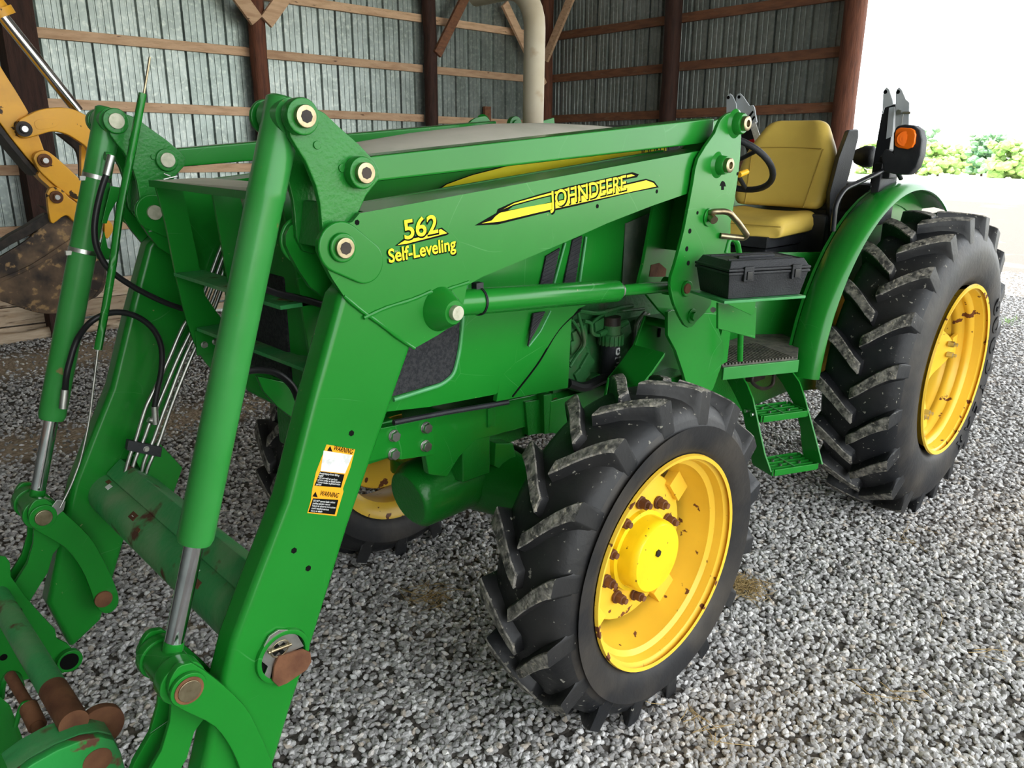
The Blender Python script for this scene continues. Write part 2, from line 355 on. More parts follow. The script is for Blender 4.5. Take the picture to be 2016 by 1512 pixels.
def brace(P, Q, t, m, parent):
    P = bw(*P); Q = bw(*Q); d = (Q-P); z = d.normalized(); y = Vector((0, 1, 0)) if abs(d.y) < .2 else Vector((1, 0, 0)); x = y.cross(z).normalized(); y = z.cross(x)
    R = Matrix((x, y, z)).transposed()
    return part('brace', m, parent, lambda b: b.box((P+Q)/2, (t, .02, d.length/2), R), bevel=.003)
brace((1.455, -.19, 2.80), (.95, -.19, 3.42), .07, WOOD, wall_back)
brace((1.55, -.19, 2.80), (2.10, -.19, 3.45), .07, WOOD, wall_back)
brace((3.66, -.17, 2.68), (4.15, -.17, 3.42), .055, WOODB, wall_back)
brace((5.45, -.13, 2.45), (4.75, -.13, 3.35), .055, WOOD, wall_back)
brace((5.48, -.12, 2.76), (5.48, -.66, 3.60), .055, WOOD, wall_right)
# small framed hatch low in the last back bay
part('stud', WOODB, wall_back, lambda b: bbox(b, 4.50, 4.60, -.045, -.001, .95, 2.15), bevel=.003)
part('hatch_board', WOOD, wall_back, lambda b: bbox(b, 4.6, 5.5, -.03, -.001, 1.56, 1.66), bevel=.003)
part('hatch_board', WHT, wall_back, lambda b: bbox(b, 4.62, 5.5, .003, .03, 1.0, 1.55), bevel=.003)
# skirt boards, uneven and weathered
for (w0, w1, th) in ((-.12, .10, .05), (.11, .27, .04), (.28, .45, .045)):
    for i in range(len(UP_)-1):
        a = random.uniform(-.01, .01)
        part('skirt_board', WOODP, wall_back, lambda b: bbox(b, UP_[i]-.02, UP_[i+1]-.025, -th, -.001, w0+a, w1+a), bevel=.006)
tubeo('skirt_log', [bw(-1.9+i*.2, -.14-.01*sin(i*1.7), .03+.012*sin(i*1.1)) for i in range(14)], [.055+.008*sin(i*2.1) for i in range(14)], WOODP, wall_back)
part('skirt_board', WHT, wall_back, lambda b: bbox(b, .2, 2.6, -.075, -.052, -.05, .035), bevel=.004)
for i in range(2):
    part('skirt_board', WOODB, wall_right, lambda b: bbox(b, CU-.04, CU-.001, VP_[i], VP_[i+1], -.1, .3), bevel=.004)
added_wall_left = structure(part('added_wall_left', TIN2, None, lambda b: bbox(b, -4.98, -5.0, -12, .05, -.2, 3.95)))  # unseen wall, added to block light from the open left side
for i in range(4): part('girt', WOODB, added_wall_left, lambda b: bbox(b, -4.98, -4.94, -12, .0, .9+i*.6, 1.0+i*.6))
# roof over the bay the tractor stands in
def roof(b):
    bbox(b, -5.3, 5.95, -10.5, .25, 3.95, 4.0)
ceiling = structure(part('ceiling', mat('bright roof sheet', (.62, .64, .62), .6, .2), None, roof))
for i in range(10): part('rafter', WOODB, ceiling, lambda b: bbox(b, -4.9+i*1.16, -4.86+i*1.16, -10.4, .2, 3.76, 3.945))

# ================================================================== ground
def ground():
    xs = np.concatenate([np.linspace(-24, -9, 6)[:-1], np.arange(-9, 5.61, .2), [7, 9, 12]]); ys = np.concatenate([[-12, -9], np.arange(-6.6, 3.01, .2), [4, 6, 9, 12]])
    V = [(x, y, 0) for x in xs for y in ys]; n = len(ys)
    Fc = [(i*n+j, (i+1)*n+j, (i+1)*n+j+1, i*n+j+1) for i in range(len(xs)-1) for j in range(n-1)]
    o = fromdata('floor', V, Fc, GRAV); structure(o)
    me = o.data; dd = me.attributes.new('dens', 'FLOAT', 'POINT'); di = me.attributes.new('dirt', 'FLOAT', 'POINT')
    D = []; I = []
    spots = [(3.1, -3.1, 1.3, .35), (2.2, -2.9, .9, .3), (2.35, -.28, .20, .10), (1.45, -.85, .28, .14), (1.4, -5.2, 1.6, .35), (2.6, -5.0, 1.4, .5), (-1.0, 1.7, .5, .12), (.3, -5.1, 1.3, .35), (-2.6, 1.6, .8, .2)]
    for x, y, z in V:
        d = hypot(x-CAM.x, y-CAM.y)
        k = max([0]+[1-((x-a)/p)**2-((y-b)/q)**2 for a, b, p, q in spots]); k = min(1, max(0, k*1.4))
        # seen sector only
        inn = -8.8 < x < 4.9 and -5.95 < y < 2.6
        D.append((5200*min(1, (2.9/max(d, .1))**1.25)*(1-.86*k)) if inn else 0); I.append(k)
    dd.data.foreach_set('value', D); di.data.foreach_set('value', I)
    return o
floor = ground()
def pebbles(floor):
    me = bpy.data.meshes.new('gravel_stones'); o = bpy.data.objects.new('gravel', me); COL.objects.link(o)
    # the surface the stones lie on is the same grid as the floor
    src = floor.data.copy(); src.materials.clear(); o.data = src
    ng = bpy.data.node_groups.new('scatter stones', 'GeometryNodeTree')
    ng.interface.new_socket('Geometry', in_out='INPUT', socket_type='NodeSocketGeometry'); ng.interface.new_socket('Geometry', in_out='OUTPUT', socket_type='NodeSocketGeometry')
    N = ng.nodes; L = ng.links; gi = N.new('NodeGroupInput'); go = N.new('NodeGroupOutput')
    na = N.new('GeometryNodeInputNamedAttribute'); na.data_type = 'FLOAT'; na.inputs['Name'].default_value = 'dens'
    dp = N.new('GeometryNodeDistributePointsOnFaces'); L.new(gi.outputs[0], dp.inputs['Mesh']); L.new(na.outputs[0], dp.inputs['Density'])
    gg = N.new('GeometryNodeGeometryToInstance')
    for k in range(5):
        ic = N.new('GeometryNodeMeshIcoSphere'); ic.inputs['Radius'].default_value = 1; ic.inputs['Subdivisions'].default_value = 2
        sp = N.new('GeometryNodeSetPosition'); L.new(ic.outputs[0], sp.inputs[0])
        po = N.new('GeometryNodeInputPosition'); nz = N.new('ShaderNodeTexNoise'); nz.noise_dimensions = '4D'; nz.inputs['W'].default_value = k*3.7+1; nz.inputs['Scale'].default_value = .75
        L.new(po.outputs[0], nz.inputs['Vector'])
        sb = N.new('ShaderNodeVectorMath'); sb.operation = 'SUBTRACT'; L.new(nz.outputs['Color'], sb.inputs[0]); sb.inputs[1].default_value = (.5, .5, .5)
        sc = N.new('ShaderNodeVectorMath'); sc.operation = 'SCALE'; L.new(sb.outputs[0], sc.inputs[0]); sc.inputs['Scale'].default_value = 1.9
        L.new(sc.outputs[0], sp.inputs['Offset'])
        sm = N.new('GeometryNodeSetMaterial'); sm.inputs['Material'].default_value = STONE; L.new(sp.outputs[0], sm.inputs[0]); L.new(sm.outputs[0], gg.inputs[0])
    ip = N.new('GeometryNodeInstanceOnPoints'); L.new(dp.outputs['Points'], ip.inputs['Points']); L.new(gg.outputs[0], ip.inputs['Instance']); ip.inputs['Pick Instance'].default_value = True
    ri = N.new('FunctionNodeRandomValue'); ri.data_type = 'INT'; ri.inputs['Min'].default_value = 0; ri.inputs[5].default_value = 4; L.new(ri.outputs[2], ip.inputs['Instance Index'])
    rr = N.new('FunctionNodeRandomValue'); rr.data_type = 'FLOAT_VECTOR'; rr.inputs[0].default_value = (-.5, -.5, 0); rr.inputs[1].default_value = (.5, .5, 6.28); rr.inputs['Seed'].default_value = 3
    L.new(rr.outputs[0], ip.inputs['Rotation'])
    rs = N.new('FunctionNodeRandomValue'); rs.data_type = 'FLOAT_VECTOR'; rs.inputs[0].default_value = (.007, .0065, .005); rs.inputs[1].default_value = (.016, .0125, .009); rs.inputs['Seed'].default_value = 9
    L.new(rs.outputs[0], ip.inputs['Scale'])
    rz = N.new('FunctionNodeRandomValue'); rz.data_type = 'FLOAT_VECTOR'; rz.inputs[0].default_value = (0, 0, -.003); rz.inputs[1].default_value = (0, 0, .008); rz.inputs['Seed'].default_value = 5
    tr = N.new('GeometryNodeTranslateInstances'); L.new(ip.outputs[0], tr.inputs[0]); L.new(rz.outputs[0], tr.inputs['Translation']); tr.inputs['Local Space'].default_value = False
    L.new(tr.outputs[0], go.inputs[0])
    md = o.modifiers.new('stones', 'NODES'); md.node_group = ng
    o.data.materials.append(STONE)
    tag(o, 'crushed grey limestone gravel spread over the barn floor and drive', 'gravel', kind='stuff')
pebbles(floor)
# straw bits and the dry grass tuft
def straw(name, cx, cy, n, R, lab, ln=.05):
    b = MB()
    for i in range(n):
        a = random.uniform(0, 6.28); r = R*sqrt(random.random())*random.uniform(.3, 1); x = cx+r*cos(a); y = cy+r*sin(a); t = random.uniform(0, 6.28); l = ln*random.uniform(.4, 1.3)
        z = .012+random.uniform(0, .014); c = random.uniform(-.3, .3)
        P = [(x+l*k*cos(t+c*k), y+l*k*sin(t+c*k), z+.012*sin(k*3)*random.random()) for k in (-.5, 0, .5)]
        b.tube(P, .0011, 4)
    return tag(b.build(name, STRAW), lab, 'straw', kind='stuff')
straw('straw', 1.38, .56, 260, .13, 'matted tuft of dry tan grass on the gravel right of the front wheel')
straw('straw', 1.55, -.82, 110, .22, 'loose straw bits on brown soil under the front axle', .06)
for i, (px, py) in enumerate([(1780, 1055), (1480, 1420), (700, 1400), (1900, 1290)]): pass
def wisp(px, py, n, lab, R=.16):
    p = atz(px, py, 0); straw('straw', p.x, p.y, n, R, lab, .11)
wisp(1780, 1060, 9, 'few long pale straws on the gravel below the rear wheel', .22)
wisp(1380, 1430, 14, 'scattered thin straws on the gravel in front of the front wheel', .2)
wisp(850, 1180, 45, 'brown straw litter on the gravel between loader arm and front wheel', .12)
wisp(1760, 1370, 10, 'thin dry stems on the gravel towards the lower right', .3)
wisp(1980, 1290, 10, 'pale straws on the gravel at the right edge', .25)

# outdoor field and trees beyond the barn
fo = fromdata('ground_field', [(-23.9, -90, -.05), (-23.9, 50, -.05), (12, 50, -.06), (12, 12, -.05), (-23.9, 12, -.05), (-100, 60, -1.6), (-100, -100, -1.6), (-160, -150, -3), (-160, 100, -3)],
              [(0, 1, 5, 6), (6, 5, 8, 7), (2, 1, 4, 3)], FIELD); structure(fo)
kinds = ['round pale green bush', 'taller blue green tree', 'low yellow green bush']
ORD = ['rightmost', 'second from the right', 'third from the right', 'fourth from the right', 'fifth from the right', 'fifth from the left', 'fourth from the left', 'third from the left', 'second from the left', 'leftmost']
def tree(i, ang, dist, h, wd, mi):
    x = CAM.x+dist*cos(radians(ang)); y = CAM.y+dist*sin(radians(ang)); z0 = -1.35
    t = thing('hedge_tree', kinds[i % 3]+', '+ORD[i]+' in the far hedge', 'tree', (x, y, z0), 'trees in the hedge line beyond the field')
    tubeo('trunk', [(x, y, z0), (x+.1, y, z0+h*.5)], [.12, .06], BARK, t, 8)
    b = MB(); rng = random.Random(i)
    for k in range(95):
        a = rng.uniform(0, 6.28); r = wd*.5*sqrt(rng.random()); zz = z0+h*(.10+.78*rng.random()); s = rng.uniform(.3, .6)*wd*.30*(1.15-.5*(zz-z0)/h)
        bm = bmesh.new(); bmesh.ops.create_icosphere(bm, subdivisions=2, radius=s)
        for v in bm.verts: v.co *= 1+rng.uniform(-.22, .22)
        b.add([(v.co.x+x+r*cos(a), v.co.y+y+r*sin(a), v.co.z*.8+zz) for v in bm.verts], [[v.index for v in f.verts] for f in bm.faces]); bm.free()
    b.build('foliage', LEAF[mi], t, smooth=None)
rg = random.Random(4)
for i in range(10):
    tree(i, 191.0+i*1.22+rg.uniform(-.06, .06), (84, 92, 100)[i % 3], [3.6, 4.7, 3.0][i % 3]*rg.uniform(.95, 1.08), [3.0, 2.8, 3.1][i % 3], 1 if i % 3 == 1 else 0)
wd_ = MB(); rw = random.Random(2); wp = atz(1988, 634, 0)
for k in range(60):
    a = rw.uniform(0, 6.28); r = .16*rw.random(); x = wp.x+r*cos(a)*1.6; y = wp.y+r*sin(a); h = rw.uniform(.02, .06)
    wd_.add([(x-.006, y, .0), (x+.006, y, .0), (x+.01*cos(a), y+.02*sin(a), h)], [(0, 1, 2)])
tag(wd_.build('weed', mat('fresh weed green', (.22, .42, .08), .6)), 'small patch of bright green weeds in the gravel at the right edge', 'weed', kind='stuff')

# ================================================================== tractor
CY = -.065
T = thing('tractor', 'green and yellow farm tractor with yellow seat standing in the open barn', 'tractor', (1.1, CY, 0))
# ---- wheels
def tire_mesh(Rc, hw, rr, h, nl, skew, lw, skewp=1.6):
    """carcass, lugs; axis Y, centre 0; returns MB. +Y is the outer side"""
    b = MB()
    half = [(0, Rc), (.35*hw, Rc-.003), (.62*hw, Rc-.012), (.80*hw, Rc-.028), (.92*hw, Rc-.058), (.995*hw, Rc-.10), (1.03*hw, (Rc+rr)/2+.01), (1.0*hw, rr+.05), (.93*hw, rr+.022), (.86*hw, rr+.006), (.80*hw, rr-.004)]
    prof = [(-y, r) for y, r in half[::-1]]+half[1:]
    b.lathe(prof, (0, 0, 0), 72, mi=0)
    nsw = len(prof)-1
    for k in range(nsw):
        rmid = (prof[k][1]+prof[k+1][1])/2
        if rmid < Rc-.07:
            for j in range(72): b.M[k*72+j] = 2
    # lugs: the foot follows the carcass, the top stays flat across the crown and breaks off squarely at the shoulder
    def carc(y):
        for (y0, r0), (y1, r1) in zip(half[:-1], half[1:6]):
            if y <= y1: return r0+(r1-r0)*max(0, (y-y0)/(y1-y0)) if y1 > y0 else r0
        return half[5][1]
    ts = [(-.07, 1), (-.04, 1), (.12, 1), (.3, 1), (.48, 1), (.66, 1), (.80, 1), (.885, 1), (.97, 0)]
    N = len(ts)
    for side in (1, -1):
        for j in range(nl):
            th0 = 2*pi*(j+(0 if side > 0 else .5))/nl; V = []
            for i, (t, on_) in enumerate(ts):
                y = t*hw; q = min(1, max(0, t)/.885); off = skew*(1-(1-q)**skewp)/Rc; rb = carc(abs(y))-.004
                top = Rc+h-.011*t*t if on_ else carc(y)-.018
                if i == 0: top -= .006
                if t == .885: top -= .003
                wb = lw*(.60+.10*q); wt = lw*(.42+.08*q)
                if i == 0: wb *= .8; wt *= .75
                if not on_: wb *= 1.05; wt *= 1.0; rb = top-.01
                th = th0+off
                if on_: ring_ = ((-wb, rb), (-wt-.004, rb+h*.55), (-wt, top-.004), (-wt+.004, top), (wt-.004, top), (wt, top-.004), (wt+.004, rb+h*.55), (wb, rb))
                else: ring_ = ((-wb, rb), (-wb, rb+.001), (-wt, top-.001), (-wt+.004, top), (wt-.004, top), (wt, top-.001), (wb, rb+.001), (wb, rb))
                for dw, rr_ in ring_:
                    an = th+dw/Rc; V.append((rr_*cos(an), y*side, rr_*sin(an)))
            Fc = []; Mi = []
            for i in range(N-1):
                for q in range(7):
                    Fc.append((i*8+q, i*8+q+1, (i+1)*8+q+1, (i+1)*8+q)); Mi.append(1 if q in (2, 3, 4) and i < N-2 else 0)
            Fc += [tuple(range(7, -1, -1)), tuple((N-1)*8+q for q in range(8))]; Mi += [0, 0]
            if side < 0: Fc = [f[::-1] for f in Fc]
            k = len(b.V); b.V += V; b.F += [tuple(x+k for x in f) for f in Fc]; b.M += Mi
    return b
def shift(b, c, sy=1): b.V = [(x+c[0], y*sy+c[1], z+c[2]) for x, y, z in b.V]; return b
def wheel(kind, c):
    """built around the origin, at world place c; outer side +Y"""
    if kind == 'front':
        wc = .60; Rc, hw, rr = .505, .145, .335
        b = shift(tire_mesh(Rc, hw, rr, .034, 16, .125, .052, 1.25), (c[0], wc, c[2]))
        o = .729-0
        rim = MB(); P = [(.735, .326), (.738, .337), (.728, .340), (.722, .330), (.716, .318), (.690, .312), (.680, .296), (.640, .290), (.600, .272), (.545, .268), (.50, .272), (.478, .30), (.470, .335)]
        rim.lathe(P, (c[0], 0, c[2]), 72)
        w = rim.build('front_wheel', YEL, T, smooth=40)
        disc = MB(); disc.lathe([(.612, .0), (.612, .11), (.606, .19), (.596, .235), (.590, .24), (.582, .235), (.590, .0)], (c[0], 0, c[2]), 48)
        for k in range(4):
            a = radians(52+90*k); x = c[0]+.248*cos(a); z = c[2]+.248*sin(a)
            R = Matrix.Rotation(-a, 3, 'Y')
            disc.box((x, .60, z), (.030, .018, .045), R)
        disc.build('wheel_disc', YEL, w, bevel=.002)
        hub = MB(); hub.lathe([(.60, .132), (.625, .130), (.628, .118), (.668, .116), (.682, .113), (.690, .106), (.691, 0)], (c[0], 0, c[2]), 48)
        hub.build('hub', YCAP, w, smooth=30)
        hl = MB(); hl.ycyl(c[0]+.005, c[2]+.02, .688, .696, .012, 6); hl.build('hub_plug', DARK, w)
        for k in range(10):
            a = radians(18+36*k); x = c[0]+.158*cos(a); z = c[2]+.158*sin(a)
            n = MB(); n.ycyl(x, z, .612, .618, .021, 12); n.tube([(x, .618, z), (x, .640, z)], .0165, 6); n.ycyl(x, z, .640, .652, .0095, 10)
            n.build('lug_nut', RUST, w, smooth=30)
    else:
        b = shift(tire_mesh(.685, .185, .405, .042, 20, .125, .060, 1.3), (c[0], .612, c[2]))
        rim = MB(); P = [(.802, .392), (.806, .408), (.797, .412), (.790, .402), (.782, .388), (.765, .385), (.745, .380), (.735, .366), (.722, .361), (.705, .366), (.692, .360), (.680, .350), (.662, .348), (.648, .354), (.635, .348), (.622, .340), (.600, .340), (.585, .334), (.52, .334), (.47, .345), (.43, .39)]
        rim.lathe(P, (c[0], 0, c[2]), 84)
        w = rim.build('rear_wheel', YEL, T, smooth=40)
        # dished disc with four lobes bolted to the rim
        d = MB(); n = 96; V = []
        def lobe(a): return max(0, cos(2*(a-radians(172))))**1.0 if False else (.5+.5*cos(4*(a-radians(172))))**1.3
        for f_, r0, y0 in ((0, .02, .59), (0, .10, .59), (0, .15, .585), (.25, .19, .595), (.6, .215, .61), (1, 0, 0), (1, 0, -.008)):
            for k in range(n):
                a = 2*pi*k/n; L_ = lobe(a)
                if r0: r_ = r0; y_ = y0+L_*f_*.05
                else: r_ = .238+.050*L_; y_ = .622+.062*L_+y0
                V.append((c[0]+r_*cos(a), y_, c[2]+r_*sin(a)))
        d.add(V, [(i*n+k, i*n+(k+1) % n, (i+1)*n+(k+1) % n, (i+1)*n+k) for i in range(6) for k in range(n)]); d.build('wheel_disc', YEL, w, smooth=60)
        for k in range(4):
            a0 = radians(172+90*k)
            part('rim_lug', YEL, w, lambda b: b.box((c[0]+.315*cos(a0), .672, c[2]+.315*sin(a0)), (.032, .010, .055), Matrix.Rotation(-a0, 3, 'Y')), bevel=.003)
            for q in (-.11, .11):
                a = a0+q; x2 = c[0]+.262*cos(a); z2 = c[2]+.262*sin(a)
                m = MB(); m.tube([(x2, .67, z2), (x2, .698, z2)], .015, 6); m.tube([(x2, .69, z2), (x2, .712, z2)], .009, 8); m.build('rim_bolt', ZINC, w)
        h = MB(); h.lathe([(.55, .09), (.60, .085), (.605, .07), (.605, 0)], (c[0], 0, c[2]), 32); h.build('hub', YEL, w)
        # raised sidewall letters
        word = 'GOODYEAR'
        for k, ch in enumerate(word):
            a = radians(151+k*12.5)
            cu = bpy.data.curves.new('letter', 'FONT'); cu.body = ch; cu.size = .115; cu.extrude = .004; cu.offset = .002; cu.align_x = 'CENTER'; cu.align_y = 'CENTER'
            ot = bpy.data.objects.new('letter', cu); COL.objects.link(ot); bpy.context.view_layer.update()
            me = bpy.data.meshes.new_from_object(ot.evaluated_get(bpy.context.evaluated_depsgraph_get())); bpy.data.objects.remove(ot)
            rad = Vector((cos(a), 0, sin(a))); tan = Vector((-sin(a), 0, cos(a)))
            cen = Vector((c[0], .612+.185*1.03+.002, c[2]))+rad*.515
            for v in me.vertices:
                q = v.co.copy(); v.co = cen+tan*q.x+rad*q.y+Vector((0, q.z-.010*abs(q.y)/.06, 0))
            me.materials.clear(); link('sidewall_letter', me, RUB, w)
    t = b.build('tire', [RUB, RUBT, RUBS], w, smooth=48)
    return w
def mirror_wheel(w):
    """the same wheel on the far side of the tractor"""
    c = w.copy(); COL.objects.link(c); kids = [x for x in bpy.data.objects if x.parent == w]
    Mm = Matrix.Translation((0, 2*CY, 0)) @ Matrix.Diagonal((1, -1, 1, 1))
    inv = T.matrix_basis.inverted()
    c.parent = T; c.matrix_parent_inverse = inv; c.matrix_basis = Mm
    for k in kids:
        d = k.copy(); COL.objects.link(d); d.parent = c; d.matrix_parent_inverse = Matrix(); d.matrix_basis = Matrix()
    return c
fwheel = wheel('front', (2.2, 0, .519)); rwheel = wheel('rear', (0, 0, .70))
mirror_wheel(fwheel); mirror_wheel(rwheel)

# ---- chassis
def bulge_loft(sections, m, name, parent, smooth=60):
    """sections: list of closed loops with equal counts"""
    n = len(sections[0]); V = [p for s in sections for p in s]
    Fc = [(i*n+k, i*n+(k+1) % n, (i+1)*n+(k+1) % n, (i+1)*n+k) for i in range(len(sections)-1) for k in range(n)]
    Fc += [tuple(range(n-1, -1, -1)), tuple((len(sections)-1)*n+k for k in range(n))]
    b = MB(); b.add(V, Fc); return b.build(name, m, parent, smooth=smooth)
part('front_frame', GREEN, T, lambda b: (b.prism(xz([(700, 850), (1075, 772), (1135, 765), (1150, 800), (1060, 835), (935, 868), (905, 900), (880, 940), (845, 935), (835, 880), (700, 910)], .12), .12, .09),
                                       b.prism(xz([(700, 850), (1075, 772), (1135, 765), (1150, 800), (1060, 835), (935, 868), (700, 910)], .12), .09+2*CY-.18, .06+2*CY-.18) if False else None), bevel=.006)
part('engine_frame', GCAST, T, lambda b: (b.box((1.95, CY, .80), (.55, .13, .09)), b.box((1.25, CY, .72), (.35, .17, .20)), b.box((.55, CY, .72), (.6, .2, .22))), bevel=.02)
part('front_frame_far', GCAST, T, lambda b: b.box((2.55, -.25, .87), (.35, .012, .07)), bevel=.004).name = 'front_frame'
part('front_weight_bracket', GCAST, T, lambda b: b.box((2.83, CY, .88), (.10, .17, .06)), bevel=.01)
# bolts on the loader mounting plate
part('mount_plate', GREEN, T, lambda b: b.prism(xz([(700, 852), (775, 838), (850, 822), (856, 895), (790, 905), (765, 900), (700, 915)], .135), .121, .137), bevel=.003)
for px, py in [(776, 858), (775, 894), (839, 842), (838, 878)]:
    p = at(px, py, .14); bolt('bolt', p.x, .137, p.z, .016, .016, ZINC, T)
p = at(1100, 795, .14); bolt('bolt', p.x, .121, p.z, .016, .018, RUST, T)
# frame web details behind the front wheel
part('frame_rib', GCAST, T, lambda b: b.prism(xz([(960, 805), (975, 800), (975, 838), (960, 842)], .125), .115, .127), bevel=.003)
part('frame_rib', GCAST, T, lambda b: (b.prism(xz([(1062, 775), (1078, 773), (1080, 850), (1064, 852)], .13), .11, .15), b.prism(xz([(1030, 790), (1060, 785), (1064, 852), (1036, 856)], .12), .10, .13)), bevel=.003)
# front axle
part('front_axle', GCAST, T, lambda b: (b.tube([(2.2, .50, .50), (2.22, .30, .54), (2.26, .10, .58), (2.26, CY, .58), (2.26, -.23, .58), (2.22, -.43, .54), (2.2, -.63, .50)], [.075, .075, .115, .14, .115, .075, .075], 20),
                                   b.tube([(2.2, .46, .40), (2.2, .46, .62)], .06, 14), b.tube([(2.2, -.59, .40), (2.2, -.59, .62)], .06, 14)), smooth=50)
part('axle_pivot', GCAST, T, lambda b: (b.tube([(2.33, CY+.04, .61), (2.36, CY+.04, .61), (2.57, CY+.04, .60), (2.60, CY+.04, .595)], [.10, .118, .112, .09], 24), b.box((2.42, CY+.10, .76), (.06, .08, .10))), bevel=.006, smooth=50)
part('axle_bracket', GREEN, T, lambda b: b.prism(xz([(968, 870), (1003, 870), (1012, 915), (996, 930), (965, 915)], .1), .06, .12), bevel=.004)
part('steering_cylinder', ZINC, T, lambda b: (b.tube([(2.10, -.3, .62), (2.10, .12, .62)], .025), b.tube([(2.10, .12, .62), (2.12, .42, .60)], .012)))
part('drive_shaft', DARK, T, lambda b: (b.tube([(2.2, CY, .50), (1.3, CY, .52)], .04), b.tube([(1.6, .06, .78), (2.15, .06, .74)], .02)))
part('rear_axle_housing', GCAST, T, lambda b: (b.tube([(0, .45, .70), (0, .25, .70), (0, -.4, .70), (0, -.6, .70)], [.09, .14, .14, .09], 20), b.box((.1, CY, .70), (.35, .17, .22))), bevel=.02, smooth=50)
part('tool_hook', DARK, T, lambda b: (b.tube(smoothpath([at(1490, 722, .3), at(1480, 750, .3), at(1500, 765, .3), at(1520, 758, .3), at(1524, 735, .3)]), .008, 8), b.box(at(1488, 735, .25), (.05, .02, .03))), bevel=0)

# ---- hood
HY = .27
def hood():
    # cross sections along x: (x, half width, top z, shoulder z, bottom z)
    secs = [(1.70, .30, 1.775, 1.66, 1.235), (1.95, .305, 1.778, 1.655, 1.225), (2.09, .305, 1.774, 1.65, 1.20), (2.2, .305, 1.770, 1.645, 1.11), (2.45, .300, 1.745, 1.62, .985), (2.7, .290, 1.710, 1.585, 1.00), (2.88, .275, 1.665, 1.54, 1.02), (3.00, .24, 1.60, 1.47, 1.05), (3.04, .19, 1.53, 1.40, 1.10)]
    S = []
    for x, hw, zt, zs, zb in secs:
        L = [(hw, zb), (hw+.012, (zb+zs)/2), (hw+.004, zs-.03), (hw-.015, zs+.03), (hw-.055, zs+.075), (hw*.62, zt-.022), (hw*.3, zt-.006), (0, zt)]
        loop = [(x, CY+a, z) for a, z in L]+[(x, CY-a, z) for a, z in L[::-1][1:]]
        S.append(loop)
    o = bulge_loft(S, GREEN, 'hood', T, 50)
    o.data.materials.append(DUSTY)
    for p in o.data.polygons:
        if p.normal.z > .72: p.material_index = 1
    return o
HOOD = hood()
# flat side plane pieces that lie on the hood side (outer face)
HS = CY+.316
part('lower_side_panel', GREEN, T, lambda b: b.prism(xz([(975, 790), (1116, 763), (1124, 612), (1080, 600), (985, 720)], HS-.02), HS-.032, HS-.014), bevel=.002)
part('side_screen', BLKSC, T, lambda b: b.prism(smooth2(xz([(760, 640), (906, 630), (903, 690), (893, 733), (872, 752), (780, 779), (740, 785)], HS+.005), 1), HS-.012, HS+.004), bevel=.001)
tubeo('screen_trim', rounded([at(p, q, HS+.006) for p, q in [(918, 560), (905, 690), (893, 738), (870, 757), (775, 787)]], .05), .006, GRIM, T, 8)
tubeo('panel_seam', smoothpath([at(p, q, HS-.012) for p, q in [(1144, 608), (1100, 650), (1060, 715), (1009, 781)]]), .003, BLK, T, 6)
def louver(name, pts, n, y):
    P = xz(pts, y); o = poly(name, P, y-.006, y, BLKSC, T, bevel=.001)
    b = MB(); A = [Vector((P[0][0], y, P[0][1])), Vector((P[1][0], y, P[1][1]))]; Bt = [Vector((P[-1][0], y, P[-1][1])), Vector((P[2][0], y, P[2][1]))]
    for k in range(1, n):
        t = k/n; a = A[0].lerp(Bt[0], t); c = A[1].lerp(Bt[1], t); c = c+(A[1]-Bt[1])*(.55/n)
        b.tube([a, c], .0022, 4)
    b.build('louver_slat', BLKPL, o)
    return o
louver('louver', [(1076, 504), (1103, 488), (1086, 566), (1062, 570)], 9, HS+.006)
louver('louver', [(1128, 472), (1147, 464), (1133, 558), (1110, 562)], 10, HS+.006)
louver('louver', [(1051, 617), (1074, 613), (1056, 648), (1040, 682)], 7, HS+.006)
tubeo('louver_trim', [at(p, q, HS+.006) for p, q in [(1154, 466), (1141, 558)]], .0045, GRIM, T, 8)
tubeo('louver_trim', [at(p, q, HS+.006) for p, q in [(1113, 478), (1090, 562)]], .004, GRIM, T, 8)
tubeo('louver_trim', [at(p, q, HS+.006) for p, q in [(1084, 612), (1064, 652), (1041, 682)]], .003, GRIM, T, 8)
# hood stripe
ys = HS+.004
outl = [(862, 376), (880, 363), (930, 345), (1000, 327), (1080, 312), (1160, 302), (1240, 294), (1312, 286), (1312, 308), (1240, 315), (1160, 322), (1080, 336), (1000, 352), (930, 366)]
poly('hood_stripe_edge', xz([(p[0]-(4 if i == 0 else 0), p[1]-2) for i, p in enumerate(outl[:8])]+[(p[0], p[1]+2) for p in outl[8:]], ys), ys-.001, ys, BLK, T, bevel=0)
st = poly('hood_stripe', xz(outl, ys+.001), ys-.0005, ys+.0012, DECAL, T, bevel=0)
text('hood_lettering', 'JOHN D', at(1260, 316, ys+.002), at(1316, 309, ys+.002), .042, BLK, T, caps='OHN', th=.0016)
poly('hood_lettering_plate', xz([(1255, 292), (1312, 283), (1312, 290), (1262, 297)], ys), ys, ys+.0015, mat('pale silver decal', (.45, .5, .5), .4), T, bevel=0)
# lower seam line between hood and frame
tubeo('hood_seal', [at(p, q, HS-.03) for p, q in [(775, 832), (880, 812), (1000, 792)]], .008, BLKPL, T, 8)
# headlight / nose
part('headlight', mat('headlight glass', (.35, .45, .47), .08, .2, coat=1), T, lambda b: b.prism([(2.97, 1.47), (3.03, 1.44), (3.035, 1.39), (2.96, 1.40)], CY+.205, CY+.262), bevel=.01)
part('nose_grille', BLKSC, T, lambda b: b.box((3.035, CY, 1.25), (.012, .16, .14)), bevel=.01)
